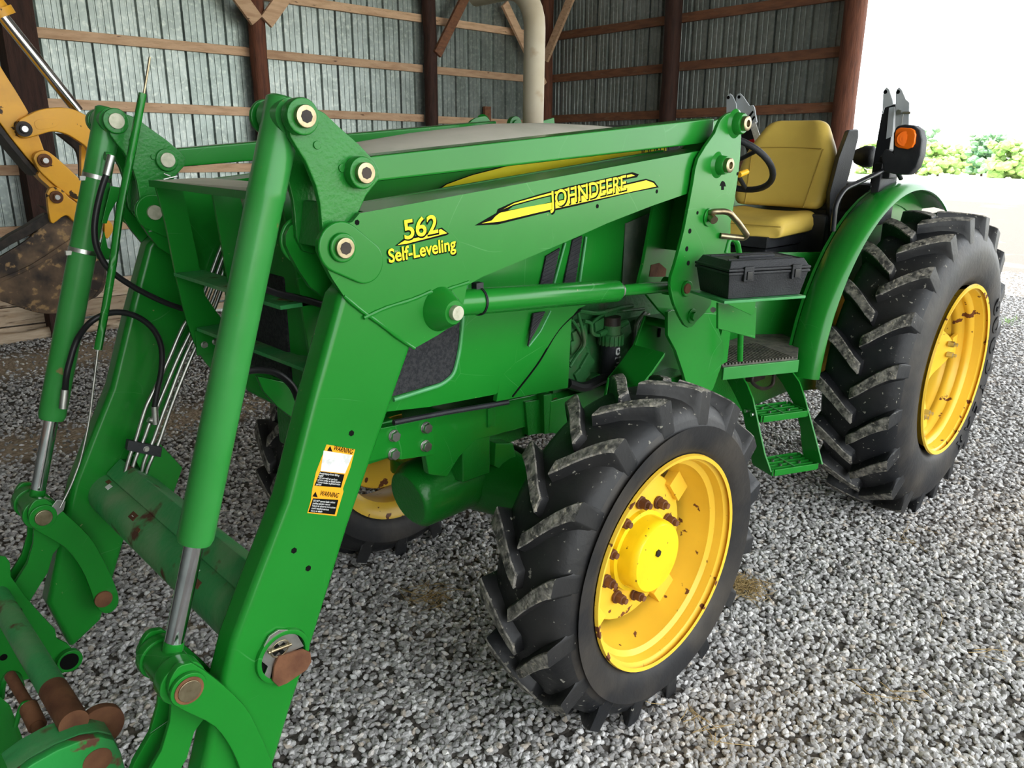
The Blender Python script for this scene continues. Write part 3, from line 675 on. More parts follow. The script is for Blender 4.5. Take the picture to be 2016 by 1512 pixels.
# windshield-like grey plate ahead of the dash and the black cowl
part('dash_cowl', BLKPL, T, lambda b: (b.box((1.50, CY, 1.45), (.16, .20, .25)), b.box((1.42, CY, 1.74), (.07, .15, .04))), bevel=.03)
part('side_reflective_panel', mat('dusty smoked plastic', (.10, .13, .10), .25, .1, (.2, .22, .17), 9, .45, .7), T, lambda b: b.prism(xz([(1232, 440), (1290, 415), (1288, 555), (1226, 560)], HS+.004), HS, HS+.004), bevel=.001)

# ---- engine seen through the opening
part('engine_block', GENG, T, lambda b: (b.box((1.80, CY, 1.10), (.42, .17, .30)), b.box((1.95, CY+.02, 1.33), (.30, .15, .05)), b.box((1.66, .08, .98), (.10, .05, .10)), b.box((2.0, .09, 1.0), (.09, .05, .12))), bevel=.012)
def T_(pts, y, r, m=GENG, name='fuel_line'): return tubeo(name, smoothpath([at(a, b_, y) for a, b_ in pts], 5), r, m, T, 8)
YE = .16
T_([(1125, 628), (1140, 650), (1148, 670), (1140, 690), (1120, 712)], YE, .006)
T_([(1138, 615), (1148, 655), (1150, 680), (1136, 700), (1122, 722)], YE+.01, .006)
T_([(1150, 632), (1163, 637), (1166, 655), (1176, 660), (1190, 658)], YE, .007)
T_([(1140, 612), (1180, 616), (1220, 606), (1245, 602)], YE, .008)
T_([(1160, 640), (1190, 618), (1230, 612), (1268, 608)], YE-.02, .006)
T_([(1116, 690), (1150, 682), (1158, 700)], YE-.03, .012)
T_([(1270, 615), (1252, 640), (1248, 690)], YE-.02, .008, ZINC)
T_([(1278, 618), (1262, 636), (1256, 680)], YE, .006, ZINC)
T_([(1118, 755), (1150, 762), (1190, 745), (1230, 735)], YE+.02, .018, HOSE, 'wire_loom')
part('engine_bits', GENG, T, lambda b: [b.box(at(x, y, YE-.03), (.03*s, .02, .025*s), Matrix.Rotation(a, 3, 'Y')) for x, y, s, a in ((1135, 660, 1.2, .3), (1150, 715, 1.1, .8), (1175, 640, 1, .2), (1140, 735, 1.2, .5), (1165, 750, 1, .1), (1225, 650, 1, .4), (1128, 680, 1, .1), (1195, 625, 1.1, 0))], bevel=.006)
fp = at(1201, 700, YE)
fl = part('fuel_filter', BLKPL, T, lambda b: b.tube([(fp.x, YE, fp.z-.075), (fp.x, YE, fp.z-.07), (fp.x, YE, fp.z+.05)], [.032, .036, .036], 24), smooth=40)
part('filter_collar', GENG, fl, lambda b: [b.tube([(fp.x, YE, fp.z+.045), (fp.x, YE, fp.z+.082)], .043, 24)]+[b.box((fp.x+.044*cos(k*pi/9), YE+.044*sin(k*pi/9), fp.z+.062), (.003, .003, .018), Matrix.Rotation(k*pi/9, 3, 'Z')) for k in range(18)])
part('filter_head', GENG, fl, lambda b: (b.tube([(fp.x, YE, fp.z+.082), (fp.x, YE, fp.z+.115)], .034, 20), b.tube([(fp.x, YE, fp.z+.10), (fp.x-.075, YE+.01, fp.z+.115)], .012, 10), b.tube([(fp.x, YE, fp.z+.1), (fp.x+.07, YE, fp.z+.09)], .011, 10)))
part('filter_cap', DARK, fl, lambda b: b.tube([(fp.x, YE, fp.z+.115), (fp.x, YE, fp.z+.145)], .033, 16))
part('filter_emblem', WHT, fl, lambda b: (b.prism([(fp.x+.001+a, fp.z+.022+c) for a, c in ((-.010, -.008), (-.004, -.013), (.004, -.013), (.010, -.008), (.010, .010), (.006, .014), (-.006, .014), (-.010, .010), (-.010, .0), (-.005, .0), (-.005, .008), (.005, .008), (.005, -.006), (-.010, -.004))], YE+.034, YE+.0372)))
text('filter_lettering', 'JOHN DEERE', (fp.x+.017, YE+.0365, fp.z-.003), (fp.x-.017, YE+.0365, fp.z-.003), .006, WHT, fl)
text('filter_lettering', 'Filter', (fp.x+.008, YE+.0365, fp.z-.022), (fp.x-.008, YE+.0365, fp.z-.022), .006, WHT, fl)
text('filter_lettering', 'Fuel System', (fp.x+.015, YE+.0365, fp.z-.035), (fp.x-.015, YE+.0365, fp.z-.035), .005, WHT, fl)

# ---- exhaust
ex = [Vector((1.735, -.33, 1.55)), Vector((1.735, -.33, 2.0)), Vector((1.735, -.33, 2.115))]
ex += [Vector((1.735+.0*k, -.33-.15*(1-cos(k)), 2.115+.15*sin(k))) for k in [pi/2*j/7 for j in range(1, 8)]]+[Vector((1.735, -.66, 2.262))]
tubeo('exhaust_pipe', ex, .040, BEIGE, T, 28, smooth=60)

# ---- loader-side tower on the tractor: see loader. Platform, fender, seat
def fender(y0, y1, name='fender'):
    b = MB(); n = 30; A0, A1 = radians(4), radians(122); R = .845
    pr = []  # cross-section (y, r offset)
    s = 1 if y1 > y0 else -1
    pr = [(y0-s*.0, -.10), (y0, -.02), (y0+s*.015, 0.0), ((y0+y1)/2, .012), (y1-s*.03, .006), (y1-s*.008, -.006), (y1, -.028), (y1-s*.01, -.030), (y1-s*.02, -.018), ((y0+y1)/2, -.006), (y0+s*.02, -.018), (y0+s*.012, -.10)]
    V = []
    for i in range(n+1):
        a = A0+(A1-A0)*i/n
        for y, d in pr: V.append(((R+d)*cos(a), y, .70+(R+d)*sin(a)))
    m = len(pr); Fc = [(i*m+k, i*m+(k+1) % m, (i+1)*m+(k+1) % m, (i+1)*m+k) for i in range(n) for k in range(m)]+[tuple(range(m-1, -1, -1)), tuple(n*m+k for k in range(m))]
    b.add(V, Fc); return b.build(name, GREEN, T, smooth=60)
fe = fender(.36, .505); fe2 = fender(-.49, -.635)
part('fender_inner_panel', GREEN, T, lambda b: b.prism([(.84*cos(radians(a)), .70+.84*sin(radians(a))) for a in range(4, 123, 8)]+[(-.50, .6), (.1, .55), (.66, .64)], .352, .366), bevel=.002)
part('fender_inner_panel', GREEN, T, lambda b: b.prism([(.84*cos(radians(a)), .70+.84*sin(radians(a))) for a in range(4, 123, 8)]+[(-.50, .6), (.1, .55), (.66, .64)], -.482, -.496), bevel=.002)
part('fender_brace', ZINC, T, lambda b: b.tube([(.40, .37, 1.40), (.42, .42, 1.25)], .006, 8))
# platform, set askew like the step
th = radians(156.3); DD = Vector((cos(th), sin(th), 0)); QQ = Vector((-DD.y, DD.x, 0)); RS = Matrix((DD, QQ, Vector((0, 0, 1)))).transposed()
PL0 = Vector((1.325, .338, .88))
part('platform', STEPG, T, lambda b: b.prismv([PL0+Vector((0, 0, -.012)), PL0+DD*.36+Vector((0, 0, -.012)), Vector((.72, .35, .868)), Vector((.45, -.1, .868)), Vector((1.3, -.1, .868))], (0, 0, .014)), bevel=.003)
tl = MB()
for k in range(22):
    t = k/22; a = PL0+DD*.35*t; tl.box(a+QQ*.12+Vector((0, 0, .006)), (.004, .12, .004), RS)
tl.build('platform_tread', STEPG, T)
part('platform_edge', GFADE, T, lambda b: (b.box(PL0+DD*.18+Vector((0, 0, -.03))-QQ*.004, (.182, .006, .026), RS)), bevel=.003)
part('platform_side', GREEN, T, lambda b: b.prism(xz([(1412, 690), (1425, 640), (1440, 640), (1432, 712), (1418, 720)], .36), .34, .36), bevel=.002)
tubeo('platform_post', [at(1457, 710, .46), at(1459, 620, .46)], .011, GREEN, T, 12)
part('floor_riser', GREEN, T, lambda b: b.prismv([(1.15, -.12, .88), (.55, .30, .88), (.50, .30, 1.25), (1.05, -.12, 1.25)], (-.01, -.01, 0)), bevel=.002)
part('seat_pedestal', BLKPL, T, lambda b: (b.box((.40, CY, 1.12), (.26, .18, .14)), b.box((.05, CY, 1.20), (.30, .30, .20))), bevel=.02)
# steps
S1 = Vector((1.195, .455, .668)); S2 = Vector((1.207, .535, .462))
def step(name, P, L):
    W = .125
    fr = part(name, GREEN, T, lambda b: (b.box(P+DD*L/2+Vector((0, 0, -.012)), (L/2-.01, .004, .014), RS), b.box(P+DD*L/2+QQ*W+Vector((0, 0, -.012)), (L/2-.01, .004, .014), RS),
         b.box(P+QQ*W/2+DD*.004+Vector((0, 0, -.012)), (.004, W/2, .014), RS), b.box(P+QQ*W/2+DD*(L-.004)+Vector((0, 0, -.012)), (.004, W/2, .014), RS)), bevel=.003)
    for k in range(1, 5): part('tread_bar', GRIM if False else GREEN, fr, lambda b: b.box(P+DD*L/2+QQ*(W*k/5)+Vector((0, 0, -.008)), (L/2-.012, .0045, .008), RS), bevel=.002)
    part('tread_cross_bar', GDIRTY, fr, lambda b: b.box(P+DD*L*.5+QQ*W/2+Vector((0, 0, -.004)), (.004, W/2, .005), RS))
    for q in (.3, .7):
        for w_ in (.3, .7): part('tread_rivet', ZINC, fr, lambda b: b.tube([P+DD*L*q+QQ*W*w_+Vector((0, 0, -.004)), P+DD*L*q+QQ*W*w_+Vector((0, 0, .004))], .006, 8))
step('step', S1, .235); step('step', S2, .232)
def onp(px, py, p0, n):
    d = ray(px, py); return CAM+d*((Vector(p0)-CAM).dot(n)/d.dot(n))
def rail(P, off):
    p0 = S1+DD*off
    return part('step_rail', GREEN, T, lambda b: b.prismv([onp(x, y, p0, DD) for x, y in P], DD*.008), bevel=.002)
r1 = rail([(1450, 722), (1458, 738), (1470, 757), (1481, 785), (1488, 815), (1495, 850), (1505, 895), (1517, 930), (1480, 912), (1476, 880), (1469, 850), (1461, 808), (1445, 775), (1424, 735), (1420, 716)], -.016)
r2 = rail([(1543, 706), (1556, 728), (1573, 752), (1584, 785), (1592, 815), (1604, 860), (1618, 915), (1582, 900), (1578, 880), (1575, 840), (1562, 795), (1540, 755), (1515, 722), (1508, 706)], .243)
for px, py in ((1470, 809), (1482, 816)):
    p = onp(px, py, S1-DD*.017, DD); part('rail_bolt', ZINC, r1, lambda b: b.tube([p, p-DD*.008], .009, 8))
# seat
def cushion(name, pts, thick, m, sub=2, crease=0): pass
def seat():
    cy = CY+.005
    def base(b):
        # cushion grid
        nx, ny = 10, 12; V = []
        for lay in (0, 1):
            for i in range(nx+1):
                for j in range(ny+1):
                    s = i/nx; t = j/ny*2-1
                    hw = .25*(1-.06*s)-(.03 if i in (0, nx) else 0)
                    x = .72-.46*s; e = max(abs(t)**4, 0); zt = 1.405+.018*s-.02*(1-abs(t)**2)*1-.03*max(0, .2-s)/.2-(.03 if abs(t) > .93 else 0)-(.03 if i == 0 else 0)
                    x += (-.012 if i == 0 and lay == 0 else 0)-(.05*t*t if i == 0 else 0)
                    V.append((x, cy+hw*t, zt if lay == 0 else 1.31+.01*s))
        n = (nx+1)*(ny+1); Fc = []
        for i in range(nx):
            for j in range(ny):
                a = i*(ny+1)+j; Fc.append((a, a+1, a+ny+2, a+ny+1)); Fc.append((n+a, n+a+ny+1, n+a+ny+2, n+a+1))
        for j in range(ny): a = j; Fc.append((a, n+a, n+a+1, a+1)); a = nx*(ny+1)+j; Fc.append((a, a+1, n+a+1, n+a))
        for i in range(nx): a = i*(ny+1); c = a+ny+1; Fc.append((a, c, n+c, n+a)); a = i*(ny+1)+ny; c = a+ny+1; Fc.append((a, n+a, n+c, c))
        b.add(V, Fc)
    s = part('seat_cushion', VINYL, T, base, smooth=180); s.modifiers.new('soft', 'SUBSURF').levels = 1; s.modifiers['soft'].render_levels = 1
    # backrest: outline half widths per height, rotates back
    def back(b):
        H = [(0, .215), (.04, .245), (.10, .25), (.17, .25), (.23, .24), (.28, .222), (.32, .195), (.355, .175), (.385, .158), (.402, .14), (.412, .105)]
        nt = 14; V = []
        for lay in (0, 1):
            for h, w in H:
                for j in range(nt+1):
                    t = j/nt*2-1; lean = .30
                    curve = .035*abs(t)**2.2 if lay == 0 else -.0
                    edge = .035 if abs(t) > .98 else (.008 if abs(t) > .82 else 0)
                    top = .03*max(0, (h-.37)/.045)
                    dx = (curve-edge-top) if lay == 0 else -.085+(.02 if abs(t) > .98 else 0)+top*.6
                    V.append((.30-lean*h+dx, cy+w*t, 1.415+h))
        n = len(H)*(nt+1); Fc = []; R_ = nt+1
        for i in range(len(H)-1):
            for j in range(nt):
                a = i*R_+j; Fc += [(a, a+1, a+R_+1, a+R_), (n+a, n+a+R_, n+a+R_+1, n+a+1)]
            a = i*R_; Fc.append((a, a+R_, n+a+R_, n+a)); a = i*R_+nt; Fc.append((a, n+a, n+a+R_, a+R_))
        for j in range(nt): Fc.append((j, n+j, n+j+1, j+1)); a = (len(H)-1)*R_+j; Fc.append((a, a+1, n+a+1, n+a))
        b.add(V, Fc)
    k = part('seat_backrest', VINYL, T, back, smooth=180); k.modifiers.new('soft', 'SUBSURF').levels = 1; k.modifiers['soft'].render_levels = 1
    def sx(h, t, w): return (.30-.30*h+.035*abs(t)**2.2+.0015, cy+w*t, 1.415+h)
    Hh = [.01, .08, .15, .22, .28]
    for sgn in (-1, 1):
        tubeo('seam', smoothpath([sx(h, sgn*(.62+.12*(h/.28)), .25) for h in Hh]), .0022, STITCH, k, 6)
    tubeo('seam', smoothpath([sx(.28+.004*(1-t*t), t*.85, .21) for t in (-1, -.5, 0, .5, 1)]), .0022, STITCH, k, 6)
    tubeo('seam', smoothpath([(.70-.035*t*t, cy+.235*t, 1.363) for t in (-1, -.6, 0, .6, 1)]), .0022, STITCH, s, 6)
seat()
part('seat_suspension', BLKPL, T, lambda b: (b.box((.50, CY, 1.29), (.20, .20, .025)), b.box((.50, .02, 1.24), (.03, .04, .05))), bevel=.005)
# roll bar stubs
def atx(px, py, x):
    d = ray(px, py); return CAM+d*((x-CAM.x)/d.x)
def xplate(name, P, x, t, m, par, bv=.0015):
    b = MB(); b.prismv([atx(p, q, x) for p, q in P], (-t, 0, 0)); return b.build(name, m, par, bv)
def rops(post, plates, panel, holes, slots, x):
    po = xplate('roll_bar_post', post, x-.012, .06, BLKM, T, .004)
    for P, dx in plates: xplate('hinge_plate', P, x+dx, .008, GRYM, po)
    if panel: xplate('post_insert', panel, x-.008, .004, GRYM, po)
    for (px, py), dx in holes: part('hinge_hole', BLK, po, lambda b: (lambda c: b.tube([c, c+Vector((.0012, 0, 0))], .009, 14))(atx(px, py, x+dx)))
    for px, py in slots: part('hinge_slot', BLK, po, lambda b: b.box(atx(px, py, x+.001), (.001, .016, .0055), Matrix.Rotation(.9, 3, 'X')), bevel=.0008)
    return po
R1 = rops([(1739, 203), (1764, 205), (1750, 300), (1738, 352), (1712, 362), (1722, 300)],
          [([(1737, 225), (1738, 188), (1741, 176), (1745, 172), (1750, 176), (1757, 198), (1758, 206), (1741, 212)], .03),
           ([(1762, 258), (1763, 185), (1766, 175), (1770, 172), (1775, 177), (1783, 196), (1790, 202), (1789, 245), (1786, 254)], 0)],
          [(1750, 212), (1761, 210), (1757, 268), (1744, 274)], [((1743, 181), .03), ((1768, 181), 0)], [], .05)
part('hinge_pin', ZINC, R1, lambda b: (b.tube([atx(1772, 221, .05), atx(1772, 221, .05)+Vector((.02, 0, 0))], .012, 6), b.tube([atx(1778, 222, .06), atx(1793, 222, .06)], .006, 8), b.tube([atx(1778, 224, .06), atx(1775, 245, .06)], .002, 6)))
R2 = rops([(1452, 250), (1476, 240), (1512, 330), (1490, 345), (1470, 300)],
          [([(1430, 228), (1430, 195), (1432, 187), (1437, 184), (1442, 189), (1449, 204), (1450, 230)], .03),
           ([(1450, 262), (1449, 192), (1452, 185), (1457, 184), (1463, 190), (1475, 208), (1482, 207), (1485, 211), (1490, 240), (1486, 246), (1470, 258)], 0)],
          None, [((1434, 192), .03), ((1455, 191), 0)], [(1479, 224), (1482, 234)], -.02)
part('hinge_pin', ZINC, R2, lambda b: (b.tube([atx(1462, 227, -.02), atx(1462, 227, -.02)+Vector((.02, 0, 0))], .012, 6), b.tube([atx(1462+6*cos(a), 252+5*sin(a), .0) for a in [k*pi/6 for k in range(13)]], .0025, 6)))
xplate('warning_reflector', [(1469, 277), (1484, 273), (1492, 302), (1485, 309), (1478, 300)], -.02, .006, mat('red reflector', (.45, .01, .015), .25), R2)
xplate('silver_decal', [(1476, 246), (1487, 240), (1504, 292), (1492, 300)], -.01, .004, WHT, R2)
# light head, facing forward
HX = .33
lh = xplate('light_housing', [(1757, 300), (1758, 262), (1764, 248), (1780, 245), (1798, 247), (1810, 256), (1815, 275), (1812, 305), (1803, 330), (1788, 345), (1765, 344), (1738, 338), (1734, 308), (1742, 292)], HX, .07, BLKPL, T, .010)
ln = xplate('orange_lamp', [(1761, 264), (1763, 256), (1770, 251), (1792, 252), (1799, 256), (1802, 265), (1800, 282), (1795, 290), (1786, 294), (1768, 291), (1761, 287), (1760, 276)], HX+.018, .02, LENS, lh, .006)
part('lamp_rings', LENS, ln, lambda b: [b.tube([atx(1781, 273, HX+.017), atx(1781, 273, HX+.0195+.0015*k)], .030-.010*k, 20) for k in range(3)])
part('light_stalk', BLKPL, T, lambda b: (b.box((.16, .40, 1.50), (.10, .02, .14)), b.box((.20, .42, 1.62), (.04, .03, .05))), bevel=.01)
# black console behind the seat and round lamp
part('belt_console', BLKPL, T, lambda b: b.prismv([at(px, py, .24) for px, py in ((1672, 256), (1690, 254), (1690, 270), (1672, 345), (1655, 400), (1646, 462), (1632, 470), (1634, 380), (1652, 310))], (-.07, -.05, 0)), bevel=.008)
part('work_lamp', BLKPL, T, lambda b: b.lathe([(-.05, 0), (-.045, .035), (0, .052), (.035, .050), (.05, .03), (.05, 0)], at(1703, 308, .20), 24), smooth=50)
part('seat_back_shell', BLKPL, T, lambda b: b.box((-.02, CY+.1, 1.38), (.10, .28, .16)), bevel=.03)
# grab rail
tubeo('grab_rail', rounded([at(1640, 455, .40), at(1645, 400, .40), at(1662, 372, .40), at(1745, 333, .42), at(1762, 328, .43), at(1774, 352, .44)], .07), .011, BLKM, T, 14, smooth=60)
# steering wheel
def wheelring(b):
    c = at(1440, 322, CY+.02); nrm = Vector((-.55, 0, .83)).normalized(); nrm = Vector((-.62, 0, .78)).normalized(); u_ = nrm.cross(Vector((0, 1, 0))).normalized(); w_ = Vector((0, 1, 0))
    P = [c+(u_*cos(a)+w_*sin(a))*.19 for a in [2*pi*k/36 for k in range(37)]]
    b.tube(P, .014, 12)
    for a in (0, 2.1, 4.2): b.tube([c, c+(u_*cos(a)+w_*sin(a))*.19], .010, 8)
    b.tube([c-nrm*.25, c], .03, 12)
part('steering_wheel', BLKPL, T, wheelring, smooth=60)
part('yellow_lever', mat('yellow knob', (.85, .45, .02), .4), T, lambda b: b.tube([at(1455, 344, .12), at(1470, 338, .12)], .012, 12))
tubeo('green_lever', smoothpath([at(1428, 498, .42), at(1436, 472, .42), at(1450, 476, .42), at(1456, 500, .42)]), .010, GREEN, T, 12)


# ================================================================== front loader
LD = thing('front_loader', 'green front end loader arms with lettering mounted on the tractor', 'loader', (2.6, CY, 0))
A_ = (3.197, 1.760); B_ = (3.071, 1.656); C_ = (3.130, 1.512); D_ = (3.541, .686); E_ = (3.423, .366); Fp = (2.860, 1.345); G_ = (1.845, 1.270); H_ = (1.704, 1.777)
UP1 = xz([(1378, 297), (1362, 378), (1282, 406), (1195, 440), (1108, 479), (1000, 524), (948, 546), (920, 562), (912, 600), (906, 631), (862, 660), (816, 686), (745, 635), (677, 583), (655, 550), (639, 520), (628, 495), (628, 475), (637, 456), (653, 446), (680, 441), (694, 437), (708, 420)], .503)
UP2 = [(1.78, 1.70), (1.78, 1.575)]+xz([(1355, 381), (1282, 406), (1195, 440), (1108, 479), (1000, 524), (920, 562), (890, 636), (816, 684), (730, 600), (735, 440), (725, 417)], .503)
LOW = [(3.09, 1.45), (3.132, 1.411), (3.215, 1.20), (3.289, .998), (3.368, .85), (3.434, .723), (3.478, .60), (3.556, .37), (3.516, .19), (3.42, .25), (3.32, .486), (3.247, .645), (3.141, .889), (2.955, 1.267), (2.92, 1.36)]
bc = [(570, 214), (585, 207), (602, 206), (622, 213), (640, 222), (668, 249), (708, 284), (738, 316), (748, 334), (747, 354), (722, 385), (708, 416), (694, 436), (690, 470), (690, 500), (672, 512), (650, 505), (636, 478), (633, 430), (630, 400), (622, 366), (602, 318), (590, 300), (572, 270), (566, 240)]
BCP = xz(bc, .488)
def arm(f, near):
    root = LD
    s = 1 if near else -1
    boom = part('boom_arm', GREEN, root, lambda b: (b.prism(UP1, f(.489), f(.503)), b.prism(UP1, f(.357), f(.371)), b.prism(UP2, f(.371), f(.489))), bevel=.004)
    part('lower_arm', GREEN, root, lambda b: b.prism(LOW, f(.425), f(.499)), bevel=.017, seg=4)
    # bell crank
    bk = part('bell_crank', GCAST, root, lambda b: (b.prism(BCP, f(.472), f(.488)), b.prism(BCP, f(.368), f(.382)),
        b.prism(xz([(650, 400), (668, 400), (668, 490), (640, 490)], .488), f(.382), f(.472))), bevel=.004)
    for (x, z), r in ((A_, .034), (B_, .032)):
        part('boss', GCAST, bk, lambda b: (b.ycyl(x, z, f(.486), f(.512), r, 28), b.ycyl(x, z, f(.370), f(.358), r, 28)), bevel=.004)
        part('pin', PIN if near else PALE, bk, lambda b: (b.ycyl(x, z, f(.50), f(.523), .021, 24), b.ycyl(x, z, f(.37), f(.353), .021, 24)), bevel=.002)
        if near: part('pin_socket', DARK, bk, lambda b: b.ycyl(x, z, .5225, .5238, .012, 8))
    for q in (.3, .72):
        x = A_[0]*(1-q)+B_[0]*q; z = A_[1]*(1-q)+B_[1]*q-.02
        part('cast_dimple', GCAST, bk, lambda b: (b.ycyl(x, z, f(.487), f(.491), .008, 14), b.ycyl(x, z, f(.368), f(.364), .008, 14)), bevel=.001)
    # ear pad and pin C
    ep = part('ear_pad', GREEN, boom, lambda b: (b.prism(hull((C_[0], C_[1], .052), (C_[0]-.055, C_[1]-.035, .045)), f(.503), f(.510)), b.ycyl(C_[0], C_[1], f(.51), f(.518), .030, 24)), bevel=.0045, seg=3)
    part('ear_pad', GREEN, boom, lambda b: b.prism(hull((C_[0], C_[1], .052), (C_[0]-.04, C_[1]-.03, .045)), f(.357), f(.348)), bevel=.0045, seg=3)
    part('pin', PIN if near else PALE, ep, lambda b: (b.ycyl(C_[0], C_[1], f(.50), f(.526), .021, 24), b.ycyl(C_[0], C_[1], f(.36), f(.340), .021, 24)), bevel=.002)
    if near: part('pin_socket', DARK, ep, lambda b: b.ycyl(C_[0], C_[1], .5255, .5268, .013, 8))
    # cotter pins
    for (x, z) in ((B_[0], B_[1]-.045), (C_[0], C_[1]-.045)) if not near else ():
        part('cotter_pin', ZINC, boom, lambda b: (b.tube([(x-.02, f(.352), z), (x+.02, f(.352), z-.008)], .002, 6), b.tube([(x+.0, f(.351), z), (x+.018, f(.351), z+.008)], .002, 6)))
    # levelling link
    lk = [(B_[0]+.0, B_[1]+.028), (B_[0]+.0, B_[1]-.028), (H_[0], H_[1]-.045), (H_[0]-.0, H_[1]+.018)]
    part('levelling_link', GREEN, root, lambda b: (b.prism([(3.062, 1.684), (3.062, 1.632), (1.74, 1.720), (1.74, 1.793)], f(.398), f(.470)), b.ycyl(B_[0], B_[1], f(.398), f(.470), .033, 24)), bevel=.006)
    # lift cylinder
    f1 = Vector((Fp[0], f(.43), Fp[1])); g1 = Vector((G_[0], f(.43), G_[1])); d = (g1-f1).normalized()
    lc_ = part('lift_cylinder', GREEN if near else GREEN, root, lambda b: (b.tube([f1+d*.05, f1+d*.055, f1+d*.075, f1+d*.08, f1+d*.72, f1+d*.73], [.030, .034, .034, .0335, .0335, .028], 32), b.ycyl(Fp[0], Fp[1], f(.40), f(.46), .034, 20)), smooth=50)
    part('lift_rod', GREEN, lc_, lambda b: (b.tube([f1+d*.73, g1+d*.02], .018, 20), b.ycyl(G_[0], G_[1], f(.40), f(.46), .03, 20)), smooth=50)
    part('rod_seal', ZINC, lc_, lambda b: b.tube([f1+d*.732, f1+d*.745], .022, 20))
    if near:
        part('hose_tie', BLKPL, lc_, lambda b: ([b.tube([f1+d*(.165+.004*k), f1+d*(.168+.004*k)], .0365, 28) for k in range(2)], b.box(f1+d*.166+Vector((0, .0, .040)), (.012, .01, .008))), bevel=.001)
        part('cylinder_boss', GREEN, boom, lambda b: b.lathe([(.503, .052), (.508, .050), (.545, .032), (.552, .027), (.553, 0)], (Fp[0]+.012, 0, Fp[1]+.004), 32), smooth=40)
        part('pin', PALE, boom, lambda b: b.ycyl(Fp[0]+.012, Fp[1]+.004, .55, .566, .017, 24), bevel=.002)
        # weld beads
        def bead(P, r=.0045): return tubeo('weld_bead', smoothpath([at(a, b_, .503) for a, b_ in P], 4), [r*(.85+.3*((i*7) % 5)/5) for i in range((len(P)-1)*4+1)], GREEN, boom, 8)
        bead([(677, 583), (712, 612), (745, 635), (780, 662), (816, 686)], .004)
        bead([(716, 626), (760, 606), (810, 590), (848, 574)], .005); bead([(848, 574), (856, 582), (880, 570), (922, 556)], .005)
        # holes
        for px, py in ((1176, 406), (1293, 377), (703, 438)): part('drain_hole', BLK, boom, lambda b: b.ycyl(at(px, py, .503).x, at(px, py, .503).z, .503, .5036, .006, 6))
    # tilt cylinder
    a = Vector((A_[0], f(.43), A_[1])); dd = Vector((D_[0], f(.43), D_[1])); e = (dd-a).normalized()
    tc = part('tilt_cylinder', GFADE, root, lambda b: (b.tube([a-e*.035, a-e*.030, a+e*.145, a+e*.150, a+e*.158, a+e*.85, a+e*.862], [.030, .0365, .0365, .0375, .036, .036, .032], 36), b.ycyl(A_[0], A_[1], f(.392), f(.468), .034, 24)), smooth=50)
    part('chrome_rod', CHR, tc, lambda b: b.tube([a+e*.86, a+e*1.075], .0195, 28), smooth=60)
    part('rod_eye', GREEN, tc, lambda b: (b.tube([a+e*1.072, a+e*1.12], .0205, 20), b.ycyl(D_[0], D_[1], f(.395), f(.465), .040, 24)), smooth=50)
    # clevis at D, guide links and lever
    gl = xz([(90, 982), (125, 1008), (175, 1055), (200, 1095), (222, 1140), (234, 1178), (226, 1200), (208, 1208), (190, 1195), (178, 1160), (160, 1120), (130, 1080), (85, 1052), (62, 1035), (55, 1010), (68, 986)], -.483)
    gl = smooth2(gl+[gl[0]], 3)[:-1]
    g = part('guide_link', GREEN, root, lambda b: (b.prism(gl, f(.503), f(.519)), b.prism(gl, f(.352), f(.367))), bevel=.003)
    part('boss', GREEN, g, lambda b: (b.ycyl(D_[0], D_[1], f(.519), f(.530), .036, 28), b.ycyl(D_[0], D_[1], f(.352), f(.343), .036, 28)), bevel=.003)
    part('pin', PIN, g, lambda b: (b.ycyl(D_[0], D_[1], f(.47), f(.535), .023, 24), b.ycyl(D_[0], D_[1], f(.39), f(.336), .023, 24)), bevel=.002)
    part('pin_washer', RUST, g, lambda b: (b.ycyl(D_[0], D_[1], f(.530), f(.5325), .029, 24), b.ycyl(E_[0], E_[1], f(.519), f(.526), .026, 24), b.ycyl(E_[0], E_[1], f(.352), f(.345), .026, 24)), bevel=.001)
    lv = xz([(322, 1352), (372, 1352), (385, 1395), (366, 1420), (352, 1470), (318, 1530), (280, 1600), (238, 1600), (270, 1510), (302, 1455), (318, 1400)], .43)
    part('lever', GREEN, root, lambda b: (b.prism(lv, f(.398), f(.41)), b.prism(lv, f(.462), f(.474)), b.prism(lv[2:-1], f(.41), f(.415))), bevel=.003)
    part('clevis', GREEN, root, lambda b: b.ycyl(D_[0], D_[1], f(.37), f(.395), .046, 28), bevel=.004)
    part('clevis', GREEN, root, lambda b: b.ycyl(D_[0], D_[1], f(.465), f(.503), .046, 28), bevel=.004)
    # tower
    to = xz([(1408, 262), (1418, 238), (1432, 224), (1450, 219), (1456, 226), (1460, 244), (1457, 315), (1447, 390), (1437, 450), (1425, 500), (1405, 560), (1400, 600), (1374, 630), (1362, 644), (1348, 640), (1328, 600), (1321, 570), (1322, 545), (1330, 520), (1348, 450), (1365, 360), (1375, 312)], .522)
    to = smooth2(to+[to[0]], 2)[:-1]
    tw = part('tower_plate', GREEN, root, lambda b: b.prism(to, f(.510), f(.522)), bevel=.002)
    ti = xz([(1392, 262), (1408, 238), (1440, 226), (1440, 560), (1400, 650), (1360, 655), (1330, 640), (1300, 612), (1258, 560), (1268, 520), (1290, 400), (1330, 300)], .36)
    part('inner_tower_plate', GREEN, root, lambda b: (b.prism(ti, f(.345), f(.357)),), bevel=.002)
    part('tower_web', GREEN, root, lambda b: b.prism([(1.72, 1.74), (1.70, 1.74), (1.78, 1.38), (1.80, 1.38)], f(.357), f(.51)), bevel=.001)
    K1 = (1.783, 1.654)
